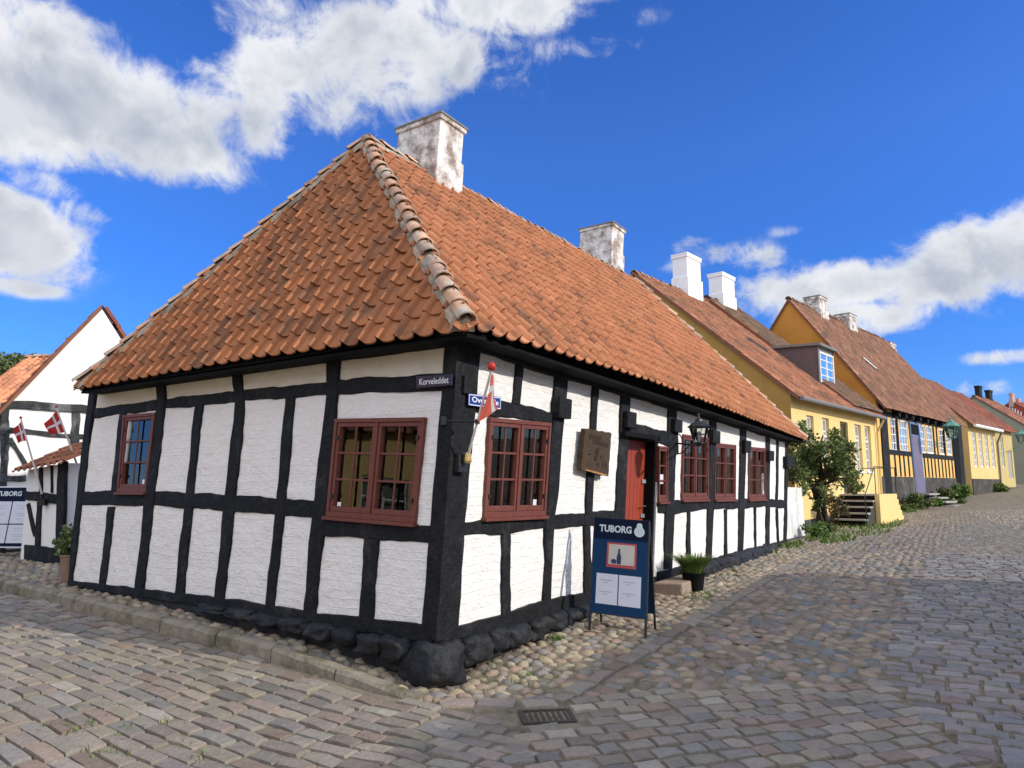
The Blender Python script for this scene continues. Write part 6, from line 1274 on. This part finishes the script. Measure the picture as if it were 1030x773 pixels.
# porch
af = -58.; fp = hor(24.5, 12.75); pf = Wall(np.array([*fp[:2], .0]), -azd(af), up); R0, R1 = pf.px(26, 500), pf.px(63.5, 500); bz = pf.px(45, 559)[1]; tz0 = pf.px(27, 473)[1]; tz1 = pf.px(63, 466)[1]; D = 1.1
po = thing('porch', pf.P(R0[0], bz, 0), 'small white timbered porch with its own red tile roof beside the menu board', 'porch')
mb = MB(); a0, a1 = R0[0], R1[0]; pts = [(a0, bz - .1), (a1, bz - .1), (a1, tz1), (a0, tz0)]; bar(mb, pf, pts, -D, 0); mb.obj('wall', M['white_l'], po)
def tp(A_, B_, nm='timber_post'): timber(pf, A_, B_, nm, po, depth=.03, rough=.006, step=.14)
tp([(59.5, 466), (56.5, 566)], [(67, 464), (64, 566)]); tp([(38.5, 505), (36.5, 552)], [(43, 505), (41, 552)]); tp([(26.5, 494), (60, 497)], [(26.5, 503), (60, 507.5)], 'timber_rail'); tp([(26, 548), (58, 551)], [(26, 572), (58, 575)], 'timber_rail'); tp([(28, 508), (35, 540)], [(30.5, 506), (37.5, 540)]); tp([(40.8, 470), (40.8, 495)], [(43.5, 470), (43.5, 495)]); tp([(52, 468), (52, 496)], [(54, 468), (54, 496)])
e0p = lambda s: pf.P(s, tz0 + (s - a0) / (a1 - a0) * (tz1 - tz0) - .02, .16); r0p = lambda s: pf.P(s, tz0 + (s - a0) / (a1 - a0) * (tz1 - tz0) + .45, -.75)
nn_ = unit(np.cross(e0p(1) - e0p(0), r0p(0) - e0p(0))); nn_ = nn_ if nn_[2] > 0 else -nn_
V, Q, C = roof_tiles(e0p, r0p, a0 - .12, a1 + .38, .2, .26, .024, nn_, seed=93, base=(.30, .12, .065)); fast_mesh('roof', V, Q, cols=C, mats=[M['tile_old']], parent=po, origin=ORI[po.name], smooth=False)
# flags on the left
for (b_, t_, h0_, h1_, f0_, f1_, Y, lab, nm) in (((82, 480), (56.5, 410), (57.5, 413), (65.5, 435), (44.5, 426.5), (50, 437.5), 12.3, 'larger red flag with white cross flying left of the main house corner', 1), ((43.5, 502), (20.8, 421), (21.5, 424), (27, 443), (13.5, 432), (17, 446), 12.0, 'smaller red flag with white cross on the pole above the menu board', 2)):
    B0, T0 = lp(*b_, Y + .25), lp(*t_, Y - .25); fo = thing('flagpole_with_flag', B0, lab, 'flag', 'cross flags on slanted white poles beside the porch'); mb = MB(); mb.tube([B0, T0], [.016, .012], 8); mb.obj('pole', M['polew'], fo)
    mb = MB(); mb.lathe(T0 - (0, 0, .01), [(.008, 0), (.02, .012), (.022, .03), (.004, .045)], 8); mb.obj('finial', M['ballred'], fo)
    yb = lambda t: Y + .25 - .5 * t
    flag('cloth', fo, (lp(*h0_, yb(.96)), lp(*h1_, yb(.66))), (lp(*f0_, yb(.9)), lp(*f1_, yb(.6))), np.array([.3, -1, 0.]), M['flagr'], M['flagw'], .035, nu=20, nv=14, cross=(.30, .44, .42, .56), folds=1.1, seed=nm)
    mb = MB(); mb.tube([B0 + (0, 0, -.06), B0 + (T0 - B0) * .06], .026, 8); mb.cbox(B0 + (0, .02, -.06), .10, .12, .10); mb.obj('bracket', M['iron'], fo)
# orange roofed house far left with chimney
p8 = hor(-60, 26.); h8 = thing('orange_roofed_house', (*p8[:2], .6), 'low house with bright orange tile roof behind the white gable, cut by the left edge', 'house'); r8, g8 = azd(100), azd(10)
z8 = lp(10, 402, 26)[2]; zr8 = lp(10, 357, 28)[2]; H8 = dirs_house(p8, g8, r8, 6.5, 5.1, .3, z8 - .6, zr8 + .1, h8, M['white'], M['white'], (.55, .23, .12), over=.3, tile_seed=97, tw=.3, ex=.36)
box_chimney(H8['P'], 3.25, len_px(p8, r8, 1), .9, .75, zr8 - .8, lp(2, 343, 29)[2], H8['roof'], M['yellow'], M['chimcap'])

# ================================================================== HOUSES ACROSS THE STREET (behind and beside the viewer: they shade the setts and show in the panes)
ro, go = azd(30), azd(120); px0 = np.array([12.6, 9.2, 0]) - ro * 16
ho = thing('plaster_house', (*(px0 + ro * 8)[:2], .1), 'house across the street outside the picture whose shade falls over the setts', 'house')
HO = dirs_house(px0, go, ro, 8.5, 16, -.2, 4.3, 6.7, ho, M['yellow2'], M['yellow2'], (.36, .15, .09), holesF=[(1.2 + k * 2.2, 2.2 + k * 2.2, 1.2, 2.6) for k in range(7)], tile_seed=101, over=.3, tw=.4, ex=.5)
for k in range(7): simple_window(HO['fw'], (1.2 + k * 2.2, 2.2 + k * 2.2, 1.2, 2.6), ho, .1, M['whitep'], 2, 3)
r9, g9 = azd(0), azd(-90); px9 = np.array([-11.5, -14., 0])
h9 = thing('plaster_house', (-11.5, -3, .1), 'yellow house across the side street outside the picture, mirrored in the shaded window', 'house')
H9 = dirs_house(px9, g9, r9, 8, 20.5, -.2, 3.6, 7.2, h9, M['yellow'], M['yellow'], (.36, .15, .09), holesF=[(1.4 + k * 2.4, 2.5 + k * 2.4, 1.1, 2.5) for k in range(8)], tile_seed=103, over=.3, tw=.4, ex=.5)
for k in range(8): simple_window(H9['fw'], (1.4 + k * 2.4, 2.5 + k * 2.4, 1.1, 2.5), h9, .1, M['whitep'], 2, 3, sill=M['whitep'])

# ================================================================== PLANTS
def limb_tree(name, root_pt, limbs, mb_r, label, cat, clumps, size, n_per, m, group=None, seed=0, spread=1., bright=None, trunk_name='trunk'):
    t = thing(name, root_pt, label, cat, group); mb = MB()
    for pts, rad in limbs: mb.tube(pts, rad, 8)
    mb.obj(trunk_name, M['bark'], t, smooth=True); leaves_mesh('crown', clumps, size, n_per, spread, m, t, seed=seed, bright=bright); return t
# ivy-clad tree before the yellow house
Yt = 20.3; ti = lp(826, 488, Yt); ti[2] = float(surf(ti[0], ti[1]))
def tpx(u, v, dy=0.): return lp(u, v, Yt + dy)
r_ = np.random.default_rng(8)
cl = []; br = []
for (u, v, ru, rv, n) in ((812, 455, 20, 22, 16), (835, 460, 26, 20, 20), (822, 480, 26, 16, 16), (848, 472, 12, 14, 8), (806, 438, 12, 10, 6), (858, 484, 6, 10, 4), (800, 470, 10, 10, 5), (823, 512, 4, 20, 4), (827, 534, 8, 6, 4), (846, 440, 8, 5, 2)):
    for i in range(n):
        a = r_.random() * 6.28; q = r_.random() ** .5; dy = r_.normal() * .45; p = tpx(u + ru * q * math.cos(a), v + rv * q * math.sin(a), dy); cl.append((*p, r_.uniform(.12, .26) * (.6 if v > 500 else 1))); br.append(r_.normal(0, .16) + (-.1 if v > 500 else .05))
c_ = ti
limbs = [([c_ - (0, 0, .1), tpx(824, 520), tpx(822, 500), tpx(826, 480)], [.12, .09, .08, .06]), ([tpx(822, 500), tpx(812, 478, .1), tpx(808, 455, .2)], [.08, .06, .03]), ([tpx(826, 482), tpx(840, 468, -.2), tpx(850, 458, -.2)], [.07, .05, .02]), ([tpx(826, 480), tpx(824, 450), tpx(828, 438)], [.07, .04, .02]), ([tpx(823, 490), tpx(842, 482, -.1), tpx(857, 480, -.2)], [.05, .035, .015]), ([c_ + (.12, .1, -.1), tpx(829, 515, .1), tpx(826, 495)], [.09, .08, .06])]
limb_tree('ivy_tree', c_, limbs, 0, 'leafy ivy-clad tree with twisted trunk standing before the yellow house', 'tree', cl, .105, 95, M['leaf'], seed=9, bright=np.array(br))
def bush(u, v, w, h, label, m='leaf_b', cat='shrub', size=.10, n=9, per=90, group=None, seed=0, name='shrub', depth=.35, stems=3, Y=None):
    b = ground_px(u, v) if Y is None else lp(u, 488, Y); b[2] = float(surf(b[0], b[1])); k = b[1] / F; r = np.random.default_rng(seed + int(u)); t = thing(name, b, label, cat, group); C_ = [(b[0] + r.normal() * w * k * .26, b[1] + r.normal() * depth * .6, b[2] + h * k * r.uniform(.15, .85), r.uniform(.16, .3) * min(w, h * 1.2) * k) for _ in range(n)]
    leaves_mesh('foliage', C_, size, per, 1, M[m], t, seed=seed + int(u)); 
    for i in range(stems): mb = MB(); mb.tube([b + (0, 0, -.05), (C_[i][0], C_[i][1], C_[i][2])], [.018, .008], 5); mb.obj('stem', M['bark'], t)
    return t
bush(842, 531, 18, 34, 'reddish brown shrub growing between the ivy tree and yellow steps', 'leaf_w', size=.08, n=14, per=70, seed=1)
bush(820, 541, 16, 14, 'low bright green shrub at the foot of the ivy tree', 'leaf_b', size=.08, seed=2)
bush(898, 514, 17, 17, 'brownish shrub beside the yellow steps at the orange house corner', 'leaf_w', size=.12, n=12, seed=3)
bush(922, 513, 20, 16, 'dark green rounded bush left of the grey steps', 'leaf', size=.13, n=12, seed=4)
bush(952, 508, 22, 16, 'broad dark green bush right of the grey steps', 'leaf', size=.14, n=14, seed=5, Y=34.3)
bush(968, 505, 18, 14, 'green bush at the far end of the timbered house', 'leaf_b', size=.15, n=12, seed=6, Y=37.5)
bush(942, 511, 14, 9, 'small bright green plant in front of the grey steps', 'leaf_b', size=.12, n=8, seed=7)
bush(1002, 497, 20, 10, 'pale green leafy plants before the lemon house', 'leaf_r', size=.17, n=10, seed=8, Y=44.5)
bush(912, 515, 14, 7, 'small bright green weeds in front of the dark green bush', 'leaf_r', size=.10, n=6, seed=10)
# grass and weeds along the house fronts and in the joints
def weeds():
    r = np.random.default_rng(12); V = []; Q = []; K = []
    spots = []
    for (u, v, ru, rv, n) in ((862, 534, 34, 5, 60), (835, 543, 24, 4, 60), (905, 519, 22, 3, 200), (940, 514, 30, 3, 280), (985, 502, 24, 3, 260), (1012, 496, 18, 2, 160), (880, 527, 30, 5, 90), (560, 640, 4, 2, 14), (700, 600, 18, 5, 20), (730, 575, 30, 8, 18), (505, 680, 30, 16, 8), (90, 735, 80, 28, 8), (760, 560, 30, 8, 20), (790, 549, 16, 3, 40), (150, 740, 120, 24, 5)):
        for i in range(n):
            a = r.random() * 6.28; q = r.random() ** .5; spots.append((u + ru * q * math.cos(a), v + rv * q * math.sin(a), v))
    for u, v, v0 in spots:
        p = at_z(u, v, .2); p = at_z(u, v, float(surf(p[0], p[1]))); p = at_z(u, v, float(surf(p[0], p[1]))); p[2] = float(surf(p[0], p[1])) - .02; big = 1. if p[1] > 15 else .45
        for j in range(5 if p[1] > 15 else 7):
            a = r.random() * 6.28; h = r.uniform(.05, .17) * big; d = np.array([math.cos(a), math.sin(a), 0]) * h * r.uniform(.3, 1.1); s = np.array([-math.sin(a), math.cos(a), 0]) * (.016 * big if p[1] > 15 else .004); b = p + np.array([r.normal() * .07 * big, r.normal() * .07 * big, 0]); k = len(V)
            V += [b - s, b + s, b + d * .4 + [0, 0, h * .7] + s, b + d * .4 + [0, 0, h * .7] - s, b + d + [0, 0, h]]; Q += [(k, k + 1, k + 2), (k, k + 2, k + 3), (k + 3, k + 2, k + 4)]; kk = r.random(); K += [[kk] * 3] * 5
    o = fast_mesh('grass', np.array(V), np.array(Q), cols=np.array(K), mats=[M['leaf_r']], smooth=False); tag(o, 'short grass and weeds in the joints along the house fronts', 'grass', kind='stuff')
weeds()
# trees behind the left houses
for (u, v, Y, rad, lab) in ((20, 372, 40, 1.0, 'dark green tree top behind the orange roof at far left'), (36, 374, 44, .7, 'smaller tree top peeping beside the white gable verge')):
    c = lp(u, v, Y); c0 = np.array([c[0], c[1], float(G(c[0], c[1]))]); r = np.random.default_rng(int(u)); C_ = [(c[0] + r.normal() * rad * .6, c[1] + r.normal() * rad * .5, c[2] + r.normal() * rad * .35, .5) for _ in range(26)]
    limb_tree('background_tree', c0, [([c0, np.array([c[0], c[1], c[2]])], [.25, .1])], 0, lab, 'tree', C_, .28, 60, M['leaf'], 'trees behind the left houses', seed=int(u))
for (u, v, Y, rad, lab) in ((988, 398, 120, 2.2, ''),): pass
